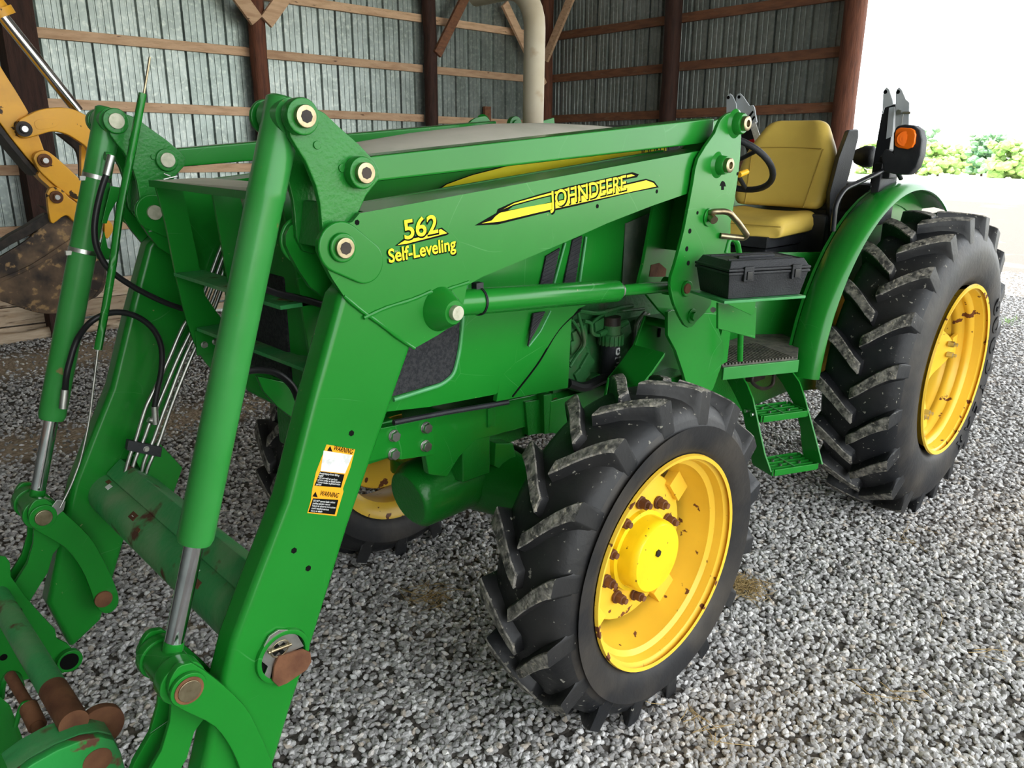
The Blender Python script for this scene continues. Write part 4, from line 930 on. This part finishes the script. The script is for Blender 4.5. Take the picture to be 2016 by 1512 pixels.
    for (x, z), r in ((H_, .034), (K1, .030)):
        bo = part('tower_boss', GREEN, tw, lambda b: b.lathe([(y_ if near else mir(y_), r_) for y_, r_ in ((.522, r+.010), (.524, r+.008), (.530, r), (.550, r-.003), (.553, r-.006), (.553, 0))], (x, 0, z), 28), smooth=40)
        part('pin', PIN, bo, lambda b: b.lathe([(y_ if near else mir(y_), r_) for y_, r_ in ((.55, .022), (.566, .022), (.568, .019), (.568, .011), (.56, .011), (.56, 0))], (x, 0, z), 24), smooth=40)
        if not near: part('boss', GCAST, bo, lambda b: (b.ycyl(x, z, f(.345), f(.325), r, 24), b.ycyl(x, z, f(.325), f(.318), .02, 20)), bevel=.002)
    part('tower_boss', GREEN, tw, lambda b: b.ycyl(at(1350, 568, .522).x, at(1350, 568, .522).z, f(.522), f(.532), .026, 24), bevel=.003)
    part('pin', RUST, tw, lambda b: b.ycyl(at(1352, 568, .532).x, at(1352, 568, .532).z, f(.53), f(.538), .016, 24), bevel=.002)
    p3 = at(1362, 622, .522); part('tower_bolt', GREEN, tw, lambda b: (b.ycyl(p3.x, p3.z, f(.522), f(.526), .024, 20), b.tube([(p3.x, f(.526), p3.z), (p3.x, f(.536), p3.z)], .015, 6)), bevel=.001)
    # mid mount below the tower
    mm = xz([(1314, 615), (1322, 610), (1411, 618), (1415, 650), (1422, 672), (1424, 700), (1419, 722), (1404, 764), (1380, 800), (1352, 760), (1345, 735), (1330, 690), (1314, 660)], .40)
    part('mount_plate', GREEN, root, lambda b: b.prism(mm, f(.388), f(.402)), bevel=.002)
    gs = xz([(1272, 622), (1314, 616), (1316, 671), (1345, 735), (1352, 775), (1190, 790), (1200, 745), (1225, 715), (1250, 680)], .25)
    part('mount_gusset', GREEN, root, lambda b: (b.prism(gs, f(.24), f(.25)), b.prismv([(x, f(.25), z) for x, z in (gs[8], gs[7], gs[6], (gs[6][0]+.0, gs[6][1]-.012), (gs[7][0]+.0, gs[7][1]-.012), (gs[8][0], gs[8][1]-.012))], (0, .13*s, 0)), b.prism([gs[0], gs[1], (gs[1][0], gs[1][1]-.03), (gs[0][0], gs[0][1]-.03)], f(.25), f(.39))), bevel=.002)
    return boom, tw, g
b1, tw1, g1_ = arm(lambda y: y, True)
b2, tw2, g2_ = arm(mir, False)
part('gusset_slot', BLK, LD, lambda b: b.prism(xz([(1297, 645), (1301, 643), (1299, 665), (1295, 667)], .40), .252, .4) if False else b.box(at(1298, 655, .252), (.006, .002, .016)))
part('tower_stain', RUST, LD, lambda b: b.prism(xz([(1284, 522), (1300, 518), (1314, 530), (1312, 545), (1280, 545)], .362), .357, .3585))
part('mount_cross_beam', GREEN, LD, lambda b: b.box((1.62, CY, .84), (.07, .40, .06)), bevel=.008)
part('mount_rail', GREEN, LD, lambda b: b.prism(xz([(1084, 790), (1122, 779), (1193, 756), (1232, 740), (1290, 800), (1150, 870), (1080, 850)], .15), .14, .152), bevel=.003)
# torque tube between the arms
tt = part('torque_tube', GDIRTY, LD, lambda b: b.tube([(3.335, -.555, .665), (3.335, .43, .665)], .066, 32), smooth=60)
part('torque_angle', GDIRTY, tt, lambda b: b.prism([(3.345, .735), (3.295, .775), (3.215, .70), (3.262, .63)], -.555, .43), bevel=.008)
part('tube_flange', GREEN, tt, lambda b: b.prism([(3.28, .80), (3.20, .82), (3.14, .72), (3.18, .64), (3.24, .66)], -.49, -.475), bevel=.003)
part('paint_chip', RUST, tt, lambda b: [b.box((3.335+.0662*cos(a), y, .665+.0662*sin(a)), (.010*w_, .018*w_, .0012), Matrix.Rotation(pi/2-a, 3, 'Y')) for a, y, w_ in ((.95, -.24, 1), (.7, -.17, .5), (.75, .20, .9), (1.3, -.50, .6))])
part('paint_scrape', WHT, tt, lambda b: [b.box((3.335+.0664*cos(a), y, .665+.0664*sin(a)), (.008*w_, .012*w_, .001), Matrix.Rotation(pi/2-a, 3, 'Y')) for a, y, w_ in ((1.15, -.47, 1), (.9, -.24, .5), (1.1, .17, .4))])
# boom lettering
YB = .5036
def strp(name, P, m, k, par=b1): return poly(name, xz(P, YB), YB-.0003+k*.0004, YB+.0002+k*.0004, m, par, bevel=0)
strp('stripe_edge', [(935, 444), (978, 419), (980, 412), (1010, 398), (1060, 383), (1120, 367), (1180, 354), (1245, 339), (1258, 343), (1254, 349), (1200, 360), (1120, 378), (1060, 392), (1010, 406), (1000, 414), (1060, 404), (1140, 384), (1220, 364), (1272, 352), (1288, 357), (1297, 369), (1240, 380), (1140, 404), (1060, 422), (980, 442)], BLK, 0)
strp('stripe', [(985, 415), (1012, 400), (1062, 385.5), (1120, 370), (1180, 357), (1243, 343), (1250, 346), (1200, 357), (1120, 375), (1060, 389.5), (1010, 403), (986, 414)], DECAL, 1)
strp('stripe', [(948, 440), (968, 434), (975, 426), (984, 419), (1030, 409), (1080, 400), (1140, 387), (1220, 367), (1272, 355), (1286, 360), (1292, 367), (1240, 378), (1140, 400), (1060, 418), (985, 436)], DECAL, 1)
text('lettering_shadow', 'JOHNDEERE', at(1084, 411, YB), at(1234, 375, YB), .043, BLK, b1, caps='OHNEERE', th=.0014, bold=.03)
text('lettering', 'JOHNDEERE', at(1082, 409, YB), at(1232, 373, YB), .040, DECAL, b1, caps='OHNEERE', th=.0020, bold=.012)
for i, (q, c_) in enumerate(()): pass
strp('number_swoosh_edge', [(778, 484), (795, 470), (830, 462), (870, 448), (884, 460), (880, 463), (800, 483)], BLK, 0)
strp('number_swoosh', [(783, 482), (797, 473), (830, 466), (868, 451), (880, 459), (800, 480)], DECAL, 1)
text('number_shadow', '562', at(796, 473, YB), at(864, 459, YB), .043, BLK, b1, th=.0014, bold=.045)
text('number', '562', at(796, 471, YB), at(862, 457, YB), .041, DECAL, b1, th=.0020, bold=.018)
text('lettering_shadow', 'Self-Leveling', at(763, 519, YB), at(899, 493, YB), .031, BLK, b1, th=.0012, bold=.035)
text('lettering', 'Self-Leveling', at(765, 517, YB), at(897, 491, YB), .029, DECAL, b1, th=.0018, bold=.02)
# warning decals on the lower arm
YL = .4995
def q4(name, P, m, k): return poly(name, xz(P, YL), YL-.0002+k*.0003, YL+.0002+k*.0003, m, LD, bevel=0)
q4('decal_border', [(643, 875), (699, 885), (690, 920), (675, 962), (676, 968), (662, 1016), (605, 1010), (612, 985), (615, 962), (622, 930)], ORG, 0)
q4('decal_panel', [(637, 887), (694, 896), (679, 932), (631, 927)], WHT, 1)
q4('decal_panel', [(630, 928), (678, 934), (671, 960), (619, 956)], BLK, 1)
q4('decal_panel', [(616, 981), (666, 984), (659, 1013), (607, 1008)], BLK, 1)
text('warning_lettering', 'WARNING', at(656, 886, YL), at(693, 894, YL), .011, BLK, LD, th=.0010, shear=.2, bold=.01)
text('warning_lettering', 'WARNING', at(629, 975, YL), at(665, 980, YL), .011, BLK, LD, th=.0010, shear=.2, bold=.01)
for (px, py) in ((649, 884), (620, 974)): poly('warning_triangle', xz([(px-5, py+3), (px+5, py+5), (px+1, py-6)], YL), YL, YL+.001, BLK, LD, bevel=0)
lines1 = ['Avoid injury from falling', 'loader', '• Do not walk or perform', 'service under a raised loader', '• Lower loader to ground when', 'parked']
lines2 = ['DO NOT operate loader without', 'reading operator manual', 'Failure to observe instructions', 'could result in serious', 'injury or death']
for i, s_ in enumerate(lines1):
    L_ = len(s_)/30; text('decal_lettering', s_, at(628-1.2*i, 933+4.3*i, YL), at(628-1.2*i+47*L_, 933+4.3*i+5.5*L_, YL), .0042, WHT, LD, th=.0010, bold=.01)
for i, s_ in enumerate(lines2):
    L_ = len(s_)/31; text('decal_lettering', s_, at(616-1.2*i, 987+4.9*i, YL), at(616-1.2*i+46*L_, 987+4.9*i+4*L_, YL), .0042, WHT, LD, th=.0010, bold=.01)
part('decal_pictogram', GRYM, LD, lambda b: [b.tube([at(x+2.2*cos(a), y+2.8*sin(a), YL+.0008) for a in [k*pi/6 for k in range(13)]], .0003, 4) for x, y in ((648, 913), (667, 914))]+[b.tube([at(*p, YL+.0008) for p in ((641, 908), (655, 902), (672, 905), (674, 914))], .0003, 4)])
for px, py in ((692, 853), (579, 1084), (607, 1119)): part('bolt_hole', BLK, LD, lambda b: b.ycyl(at(px, py, YL).x, at(px, py, YL).z, .4985, .5002, .007, 6))
# quick latch on the near arm foot
lp = at(556, 1290, .50)
la = part('latch_ring', GREEN, LD, lambda b: b.lathe([(.499, .064), (.507, .062), (.509, .056), (.507, .052), (.499, .051)], (lp.x, 0, lp.z), 40), smooth=50)
part('latch_recess', BLK, la, lambda b: b.ycyl(lp.x, lp.z,   .497, .4998, .052, 32))
part('latch_plate', ZINC, la, lambda b: b.prism(xz([(520, 1270), (530, 1252), (548, 1240), (568, 1240), (586, 1252), (598, 1272), (575, 1282), (548, 1292), (537, 1312), (530, 1345), (520, 1330), (527, 1312), (515, 1302)], .506), .502, .507), bevel=.001)
part('latch_tab', RUST, la, lambda b: b.prism(xz([(548, 1292), (596, 1278), (611, 1284), (613, 1302), (604, 1318), (565, 1345), (548, 1352), (536, 1340), (540, 1310)], .512), .507, .514), bevel=.002)
part('latch_cross', BLK, la, lambda b: (b.box(at(550, 1278, .508), (.016, .001, .0045), Matrix.Rotation(.5, 3, 'Y')), b.box(at(550, 1278, .508), (.0045, .001, .016), Matrix.Rotation(.5, 3, 'Y'))))
lr = at(551, 1277, .514); part('pull_ring', PIN, la, lambda b: (b.tube([(lr.x+.021*cos(a), .514+.004*sin(a), lr.z+.021*sin(a)) for a in [k*pi/16 for k in range(33)]], .0014, 8), b.tube([at(528, 1285, .512), at(573, 1268, .512)], .004, 8)), smooth=60)
# tower details
part('arrow_mark', BLK, tw1, lambda b: b.prism(xz([(1417, 366), (1420, 358), (1423, 356), (1427, 359), (1429, 367), (1425, 367), (1425, 374), (1420, 374), (1420, 366)], .5222), .5222, .5227))
for px, py in ((1358, 455), (1352, 490), (1355, 518), (1373, 419), (1452, 342)): part('hole', BLK, tw1, lambda b: b.ycyl(at(px, py, .522).x, at(px, py, .522).z, .5215, .5227, .0055 if px > 1360 else .008, 12))
part('lock_pin', PIN, LD, lambda b: (b.tube(rounded([at(1394, 428, .50), at(1398, 417, .535), at(1434, 416, .57), at(1455, 440, .58), at(1471, 463, .58), at(1464, 469, .57), at(1418, 464, .525)], .02), .0095, 12), b.tube([at(1396, 424, .522), at(1406, 434, .55)], .013, 12)), smooth=60)
part('tower_boss', GREEN, tw1, lambda b: b.ycyl(at(1394, 428, .522).x, at(1394, 428, .522).z, .522, .528, .028, 24), bevel=.003)
part('sight_mark', BLK, LD, lambda b: (b.box(at(1331, 443, .358), (.016, .001, .002)), b.box(at(1323, 443, .358), (.002, .001, .005)), b.box(at(1340, 443, .358), (.002, .001, .005))))

# ---- hoses and pipes
def HS_(name, P, ys_, r, m, par=LD, n=12):
    if not isinstance(ys_, (list, tuple)): ys_ = [ys_]*len(P)
    return tubeo(name, smoothpath([at(a, b_, y) for (a, b_), y in zip(P, ys_)], 5), r, m, par, n, smooth=60)
HS_('hose', [(128, 770), (131, 740), (138, 710), (153, 667), (181, 632), (222, 615), (264, 621), (299, 645), (317, 681), (318, 726), (309, 771), (304, 803)], [-.50]+[-.49]*3+[-.46]*8, .0085, HOSE)
HS_('hose_fitting', [(128, 767), (124, 804)], -.50, .011, ZINC); HS_('hose_fitting', [(304, 800), (306, 835)], -.46, .010, ZINC); HS_('hose_fitting', [(292, 826), (306, 832)], -.465, .009, ZINC)
HS_('hose', [(209, 345), (200, 372), (190, 415), (186, 455), (192, 492), (215, 530), (260, 563), (312, 590), (357, 607), (385, 612)], -.46, .0085, HOSE)
HS_('hose_fitting', [(220, 306), (210, 345)], -.46, .011, ZINC); HS_('hose_fitting', [(206, 307), (218, 309)], -.48, .012, GFADE)
HS_('hose', [(516, 330), (503, 370), (485, 430), (477, 480), (484, 520), (510, 560), (548, 578), (600, 590), (642, 602)], [.36, .36, .35, .33, .3, .28, .27, .26, .25], .0085, HOSE)
HS_('hose_fitting', [(519, 300), (508, 358)], .36, .010, ZINC)
HS_('hose', [(455, 742), (480, 732), (510, 728), (545, 735), (575, 760), (590, 795)], .27, .0085, HOSE)
HS_('hose', [(412, 800), (402, 840), (392, 890), (380, 945)], .375, .0075, HOSE); HS_('hose_fitting', [(381, 943), (374, 985)], .375, .009, ZINC)
HS_('hose', [(575, 560), (590, 640), (600, 700)], .1, .012, HOSE); HS_('hose', [(562, 560), (578, 650), (590, 700)], .08, .010, HOSE)
for P in ([(455, 466), (440, 480), (430, 500), (399, 583), (380, 620), (361, 642), (330, 712), (300, 775), (288, 800), (278, 830), (269, 861), (255, 900), (247, 930), (243, 951)],
          [(462, 473), (448, 490), (438, 510), (408, 590), (375, 655), (347, 712), (310, 800), (294, 835), (283, 865), (268, 900), (259, 930), (256, 955)],
          [(470, 480), (456, 496), (447, 515), (415, 600), (365, 700), (330, 790), (315, 830), (302, 866), (287, 900), (278, 930), (274, 951)],
          [(476, 488), (463, 505), (452, 525), (421, 610), (377, 702), (345, 780), (327, 830), (314, 868), (300, 900), (288, 930), (285, 956)]):
    HS_('hydraulic_pipe', P, -.470, .0058, ZINC, LD, 10)
cl = part('pipe_clamp', BLKPL, LD, lambda b: b.prism(xz([(252, 866), (319, 880), (316, 900), (249, 886)], -.462), -.478, -.458), bevel=.002)
bolt('clamp_bolt', at(288, 884, -.458).x, -.458, at(288, 884, -.458).z, .008, .006, ZINC, cl)
# level indicator on the far tilt cylinder
li = HS_('level_rod_guide', [(281, 184), (259, 300), (236, 417), (222, 520), (208, 605), (193, 688)], -.445, .0105, GREEN, LD, 6)
HS_('level_wire', [(283, 186), (289, 150), (295, 112)], -.445, .0032, PIN, li); HS_('level_wire', [(193, 688), (184, 760), (175, 830), (160, 900), (150, 930), (138, 960), (118, 1000)], -.445, .0030, ZINC, li)
part('level_foot', ZINC, LD, lambda b: b.prism(xz([(86, 1006), (100, 1002), (112, 985), (130, 988), (126, 1005), (108, 1020), (88, 1024)], -.475), -.481, -.477), bevel=.001)
part('guide_bracket', GREEN, LD, lambda b: (b.prism(xz([(218, 366), (244, 370), (240, 392), (228, 398), (216, 420), (210, 440), (200, 440)], -.52), -.526, -.518), b.prism(xz([(205, 455), (212, 488), (228, 494), (222, 512), (192, 510)], -.52), -.526, -.518)), bevel=.001)
for k, (px, py) in enumerate(((183, 352), (160, 497))):
    ax = Vector((D_[0]-A_[0], 0, D_[1]-A_[1])).normalized(); q = at(px+16, py, mir(.43))
    tpos = (q-Vector((A_[0], mir(.43), A_[1]))).dot(ax); c0 = Vector((A_[0], mir(.43), A_[1]))+ax*tpos
    part('band_clamp', ZINC, LD, lambda b: (b.tube([c0-ax*.006, c0+ax*.006], .0378, 32), b.box(c0+Vector((.036, .01, 0)), (.012, .006, .006))), smooth=40)
# ---- brush guard in front of the radiator
gp = part('guard_plate', GREEN, LD, lambda b: b.prism(smooth2(xz([(303, 360), (325, 440), (345, 540), (366, 628), (386, 684), (408, 718), (432, 742)], -.35), 3)+xz([(470, 730), (462, 660), (430, 620), (402, 580), (394, 535), (374, 440), (355, 361)], -.35), -.356, -.346), bevel=.001)
part('guard_plate', GREEN, LD, lambda b: b.prism(xz([(414, 364), (430, 450), (450, 562), (505, 570), (485, 460), (468, 364)], -.10), -.106, -.096), bevel=.001)
part('guard_plate', GREEN, LD, lambda b: b.prism(xz([(545, 360), (562, 440), (577, 500), (592, 600), (607, 695), (618, 780), (700, 760), (650, 560), (620, 360)], .25), .246, .256), bevel=.001)
part('guard_top', DUSTY, LD, lambda b: b.prismv([(3.175, -.356, 1.600), (3.175, .30, 1.610), (3.06, .30, 1.612), (3.05, -.30, 1.606)], (0, 0, .008)), bevel=.001)
part('guard_lip', GREEN, LD, lambda b: b.box((3.174, -.03, 1.600), (.004, .33, .009)), bevel=.001)
part('guard_shelf', GDIRTY, LD, lambda b: b.prismv([(3.142, -.356, 1.345), (3.142, .256, 1.345), (3.06, .256, 1.345), (3.06, -.356, 1.345)], (0, 0, .010)), bevel=.001)
part('guard_shelf', GDIRTY, LD, lambda b: b.prismv([(3.105, -.33, 1.185), (3.09, .256, 1.185), (3.02, .256, 1.185), (3.03, -.33, 1.185)], (0, 0, .010)), bevel=.001)
gb = part('guard_bracket', GREEN, LD, lambda b: b.prism(xz([(384, 652), (440, 646), (446, 690), (388, 700)], -.34), -.345, -.338), bevel=.001)
for px, py in ((403, 679), (425, 673)): bolt('guard_bolt', at(px, py, -.335).x, -.338, at(px, py, -.335).z, .009, .008, ZINC, gb)
part('guard_foot', GREEN, LD, lambda b: (b.tube([at(503, 750, .10), at(560, 778, .2)], .032, 20), b.prism(xz([(505, 740), (560, 752), (590, 800), (584, 830), (545, 800), (518, 770)], .22), .21, .225)), bevel=.002)

# ================================================================== carrier on the loader arms
CR = thing('tool_carrier', 'scuffed green quick hitch carrier with thick cross tube at the loader arm tips', 'carrier', (3.6, -.1, 0))
far = xz([(-30, 1080), (0, 1095), (12, 1097), (20, 1108), (22, 1136), (50, 1175), (85, 1215), (109, 1240), (112, 1258), (135, 1270), (152, 1290), (150, 1312), (125, 1326), (70, 1335), (0, 1350), (-60, 1340), (-70, 1120)], -.47)
fp_ = poly('side_plate', far, -.486, -.472, GREEN, CR, bevel=.002)
part('plate_boss', GREEN, fp_, lambda b: b.ycyl(at(137, 1300, -.46).x, at(137, 1300, -.46).z, -.472, -.452, .035, 24), bevel=.003)
part('plate_bore', BLK, fp_, lambda b: b.ycyl(at(137, 1303, -.45).x, at(137, 1303, -.45).z, -.452, -.4512, .026, 24))
for px, py in ((36, 1203), (7, 1294)): part('plate_hole', BLK, fp_, lambda b: b.ycyl(at(px, py, -.472).x, at(px, py, -.472).z, -.4725, -.4712, .010, 16))
tn = at(148, 1428, .22)
ct = tubeo('cross_tube', [(tn.x, -.60, tn.z), (tn.x, .21, tn.z)], .030, GDIRTY, CR, 28, smooth=60)
part('tube_rust_end', RUST, ct, lambda b: (b.tube([(tn.x, .06, tn.z), (tn.x, .212, tn.z)], .0306, 28)), smooth=60)
ln_ = at(88, 1450, .16); l0 = at(24, 1335, .0)
part('latch_rod', RUST, CR, lambda b: (b.tube([at(20, 1330, -.10), at(62, 1400, .04)], .013, 16), b.tube([at(56, 1392, .03), at(74, 1430, .09)], .020, 16), b.tube([at(70, 1422, .08), at(98, 1480, .18)], .014, 16)), smooth=50)
part('rod_lug', GREEN, CR, lambda b: b.tube(smoothpath([at(2, 1375, -.12), at(6, 1345, -.12), at(16, 1328, -.12), at(34, 1330, -.11), at(42, 1352, -.1)]), .008, 8))
part('rod_lug', GREEN, CR, lambda b: b.tube(smoothpath([at(30, 1430, .03), at(42, 1392, .03), at(52, 1384, .03), at(66, 1388, .04)]), .006, 8))
part('inner_plate', GREEN, CR, lambda b: b.prismv([at(-60, 1330, -.1), at(10, 1390, -.05), at(44, 1480, .05), at(40, 1560, .05), at(-80, 1560, -.05)], (-.01, .004, 0)), bevel=.002)
nr = [(20, 1530), (60, 1500), (110, 1472), (160, 1452), (196, 1446), (222, 1452), (236, 1478), (246, 1515), (285, 1560), (260, 1640), (60, 1640)]
np_ = poly('side_plate', xz(nr, .26), .245, .27, mat('scraped green paint', (.02, .28, .05), .45, 0, (.035, .22, .06), 14, .45, .65, col3=(.13, .055, .035), sc3=13, lo3=.56, hi3=.60, bump=.002, bsc=40), CR, bevel=.006)
part('side_plate_rim', GDIRTY, np_, lambda b: b.prism(xz([(x-4, y-10) for x, y in nr[:8]]+[(244, 1520), (210, 1485), (160, 1470), (100, 1495), (40, 1530)], .24), .17, .245), bevel=.005)
part('rust_disc', RUST, np_, lambda b: b.ycyl(at(200, 1436, .20).x, at(200, 1436, .20).z, .175, .195, .052, 28), bevel=.003)
part('pin_bore', RUST, np_, lambda b: b.ycyl(at(192, 1498, .27).x, at(192, 1498, .27).z, .262, .2712, .030, 28))

# ================================================================== toolbox on its bracket
TB = thing('toolbox', 'small black plastic toolbox resting on a green bracket beside the seat', 'toolbox', (1.84, .66, 1.28))
TP = Vector((1.960, .700, 1.280)); TL, TWd, TH = .287, .175, .108
def ring(z, i): return [TP+DD*a+QQ*c+Vector((0, 0, z)) for a, c in ((i, i), (TL-i, i), (TL-i, TWd-i), (i, TWd-i))]
def loft(b, rs):
    V = [p for r in rs for p in r]; Fc = [(k*4+j, k*4+(j+1) % 4, (k+1)*4+(j+1) % 4, (k+1)*4+j) for k in range(len(rs)-1) for j in range(4)]
    b.add(V, Fc+[(3, 2, 1, 0), tuple(len(V)-4+j for j in range(4))])
part('box_body', BLKPL, TB, lambda b: loft(b, [ring(0, .014), ring(.072, .002), ring(.072, -.002), ring(.080, -.002)]), bevel=.003)
lid = part('lid', BLKPL, TB, lambda b: loft(b, [ring(.082, -.003), ring(.090, -.003), ring(.090, .002), ring(.112, .014), ring(TH, .022)]), bevel=.003)
part('lid_recess', BLK, lid, lambda b: b.box(TP+DD*.145+QQ*.09+Vector((0, 0, TH)), (.055, .020, .0015), RS))
part('carry_handle', BLKPL, lid, lambda b: (b.box(TP+DD*.145+QQ*.075+Vector((0, 0, TH+.004)), (.065, .006, .005), RS),), bevel=.002)
part('lid_rib', BLKPL, lid, lambda b: [b.box(TP+DD*.143+QQ*q+Vector((0, 0, TH+.001)), (.115, .003, .002), RS) for q in (.05, .14)], bevel=.001)
for q in (.065, .235):
    lt = part('latch', BLKPL, TB, lambda b: b.box(TP+DD*q-QQ*.003+Vector((0, 0, .074)), (.017, .005, .022), RS), bevel=.003)
    part('latch_clip', BLKM, lt, lambda b: b.box(TP+DD*q-QQ*.009+Vector((0, 0, .070)), (.009, .003, .013), RS), bevel=.002)
bkx = part('toolbox_bracket', GRIM, LD, lambda b: (b.prismv([TP+DD*a+QQ*c+Vector((0, 0, -.009)) for a, c in ((-.012, -.006), (.28, -.006), (.28, .15), (-.012, .175))], (0, 0, .008)), ), bevel=.001)
part('bracket_flange', GREEN, LD, lambda b: (b.prismv([TP+DD*a+Vector((0, 0, z))-QQ*.004 for a, z in ((-.005, -.008), (.10, -.008), (.10, -.045), (.09, -.050))], QQ*.006)), bevel=.001)
part('bracket_plate', GREEN, LD, lambda b: b.prism(xz([(1413, 596), (1489, 604), (1486, 667), (1478, 664), (1413, 647)], .66), .654, .662), bevel=.002)
part('bracket_bolt', ZINC, LD, lambda b: b.tube([at(1404, 610, .50), at(1404, 610, .53)], .010, 6))

# ================================================================== yellow excavator arm behind
EX = thing('excavator_arm', 'worn yellow excavator arm and dark bucket parked by the back wall', 'excavator', (3.0, -3.2, 0))
ey = -3.2
def EP(name, P, y0, y1, m, par=EX, bv=.008, sm=True):
    q = xz(P, y0); return poly(name, smooth2(q+[q[0]], 3)[:-1] if sm else q, y0, y1, m, par, bevel=bv)
dp = EP('dipper', [(-60, 20), (0, 128), (30, 176), (57, 222), (70, 250), (86, 292), (92, 318), (80, 332), (62, 320), (30, 282), (0, 242), (-60, 160)], ey+.06, ey-.16, YEX)
EP('dipper_edge', [(-60, 165), (0, 246), (60, 322), (78, 336), (70, 345), (0, 262), (-60, 178)], ey+.055, ey-.16, DARK, dp, .002)
cr = EP('crank_link', [(33, 248), (38, 236), (52, 228), (75, 217), (100, 212), (130, 212), (155, 219), (180, 235), (200, 262), (205, 300), (180, 310), (170, 290), (150, 275), (130, 264), (105, 259), (80, 265), (52, 272), (38, 266)], ey+.10, ey+.055, YEX)
EP('crank_recess', [(68, 240), (80, 234), (112, 235), (116, 241), (108, 250), (80, 255), (70, 250)], ey+.103, ey+.099, YEX, cr, .001)
EP('crank_link_back', [(110, 262), (150, 268), (175, 300), (178, 370), (165, 400), (152, 395), (157, 340), (152, 300), (135, 282)], ey-.10, ey-.14, DARK)
EP('crank_strip', [(160, 285), (172, 292), (170, 400), (160, 396)], ey-.02, ey-.06, YEX, EX, .002, False)
EP('bucket_link', [(66, 312), (70, 302), (84, 296), (98, 300), (125, 322), (160, 356), (190, 400), (180, 420), (155, 400), (110, 366), (78, 336)], ey+.12, ey+.07, YEX)
EP('bucket_link_edge', [(78, 338), (110, 368), (155, 404), (180, 424), (175, 434), (150, 418), (104, 374), (76, 348)], ey+.10, ey+.0, YEX, EX, .002)
ear = EP('bucket_ear', [(92, 382), (98, 371), (110, 368), (124, 374), (136, 388), (160, 405), (185, 420), (200, 470), (150, 440), (130, 424), (106, 440), (98, 430)], ey+.13, ey+.09, YEX)
for px, py, r, k in ((47, 254, .040, .105), (88, 316, .036, .125), (111, 388, .034, .135)):
    pp = at(px, py, ey+k); part('pivot_pin', DARK if k < .11 else RUST, EX, lambda b: (b.ycyl(pp.x, pp.z, ey+k-.02, ey+k+.008, r, 24), b.ycyl(pp.x, pp.z, ey+k+.008, ey+k+.022, r*.6, 20)), bevel=.002)
    part('pin_center', ZINC, EX, lambda b: b.ycyl(pp.x, pp.z, ey+k+.022, ey+k+.026, r*.4, 12))
part('excavator_rod', CHR, EX, lambda b: b.tube([at(2, 28, ey-.02), at(154, 219, ey-.02)], .030, 24), smooth=60)
part('excavator_cylinder', YEX, EX, lambda b: (b.tube([at(-60, -55, ey-.02), at(2, 28, ey-.02)], .055, 24), b.tube([at(-4, 18, ey-.02), at(6, 34, ey-.02)], .068, 20)), smooth=50)
bk = EP('bucket', [(-60, 560), (-20, 520), (0, 505), (50, 474), (95, 436), (118, 424), (140, 421), (152, 430), (172, 444), (196, 480), (207, 520), (204, 552), (188, 582), (160, 602), (118, 617), (80, 617), (40, 606), (0, 592), (-60, 575)], ey+.10, ey+.075, BUCK)
part('bucket_shell', BUCK, bk, lambda b: (lambda q: b.add([(x, y, z) for x, z in q for y in (ey+.08, ey-.55)]+[(x+.012, y, z+.012) for x, z in q for y in (ey+.08, ey-.55)], [(2*i, 2*i+1, 2*i+3, 2*i+2) for i in range(len(q)-1)]+[(2*len(q)+2*i, 2*len(q)+2*i+2, 2*len(q)+2*i+3, 2*len(q)+2*i+1) for i in range(len(q)-1)]))(smooth2(xz([(140, 421), (172, 444), (196, 480), (207, 520), (204, 552), (188, 582), (160, 602), (118, 617), (80, 617), (40, 606), (0, 592), (-60, 575)], ey+.10), 3)), smooth=60)
EP('cutting_edge', [(-60, 540), (0, 476), (50, 446), (92, 420), (104, 432), (60, 462), (0, 496), (-60, 556)], ey+.10, ey+.03, DARK, bk, .006)
EP('bucket_brace', [(-30, 560), (60, 522), (140, 470), (160, 462), (162, 468), (60, 530), (-30, 568)], ey+.112, ey+.10, BUCK, bk, .003)
lg = EP('lug', [(206, 438), (214, 434), (222, 444), (222, 456), (212, 470), (206, 462)], ey-.30, ey-.34, YEX)
EP('rear_side_plate', [(150, 425), (200, 480), (210, 540), (190, 585), (100, 600), (100, 470)], ey-.53, ey-.55, BUCK, bk, .003)
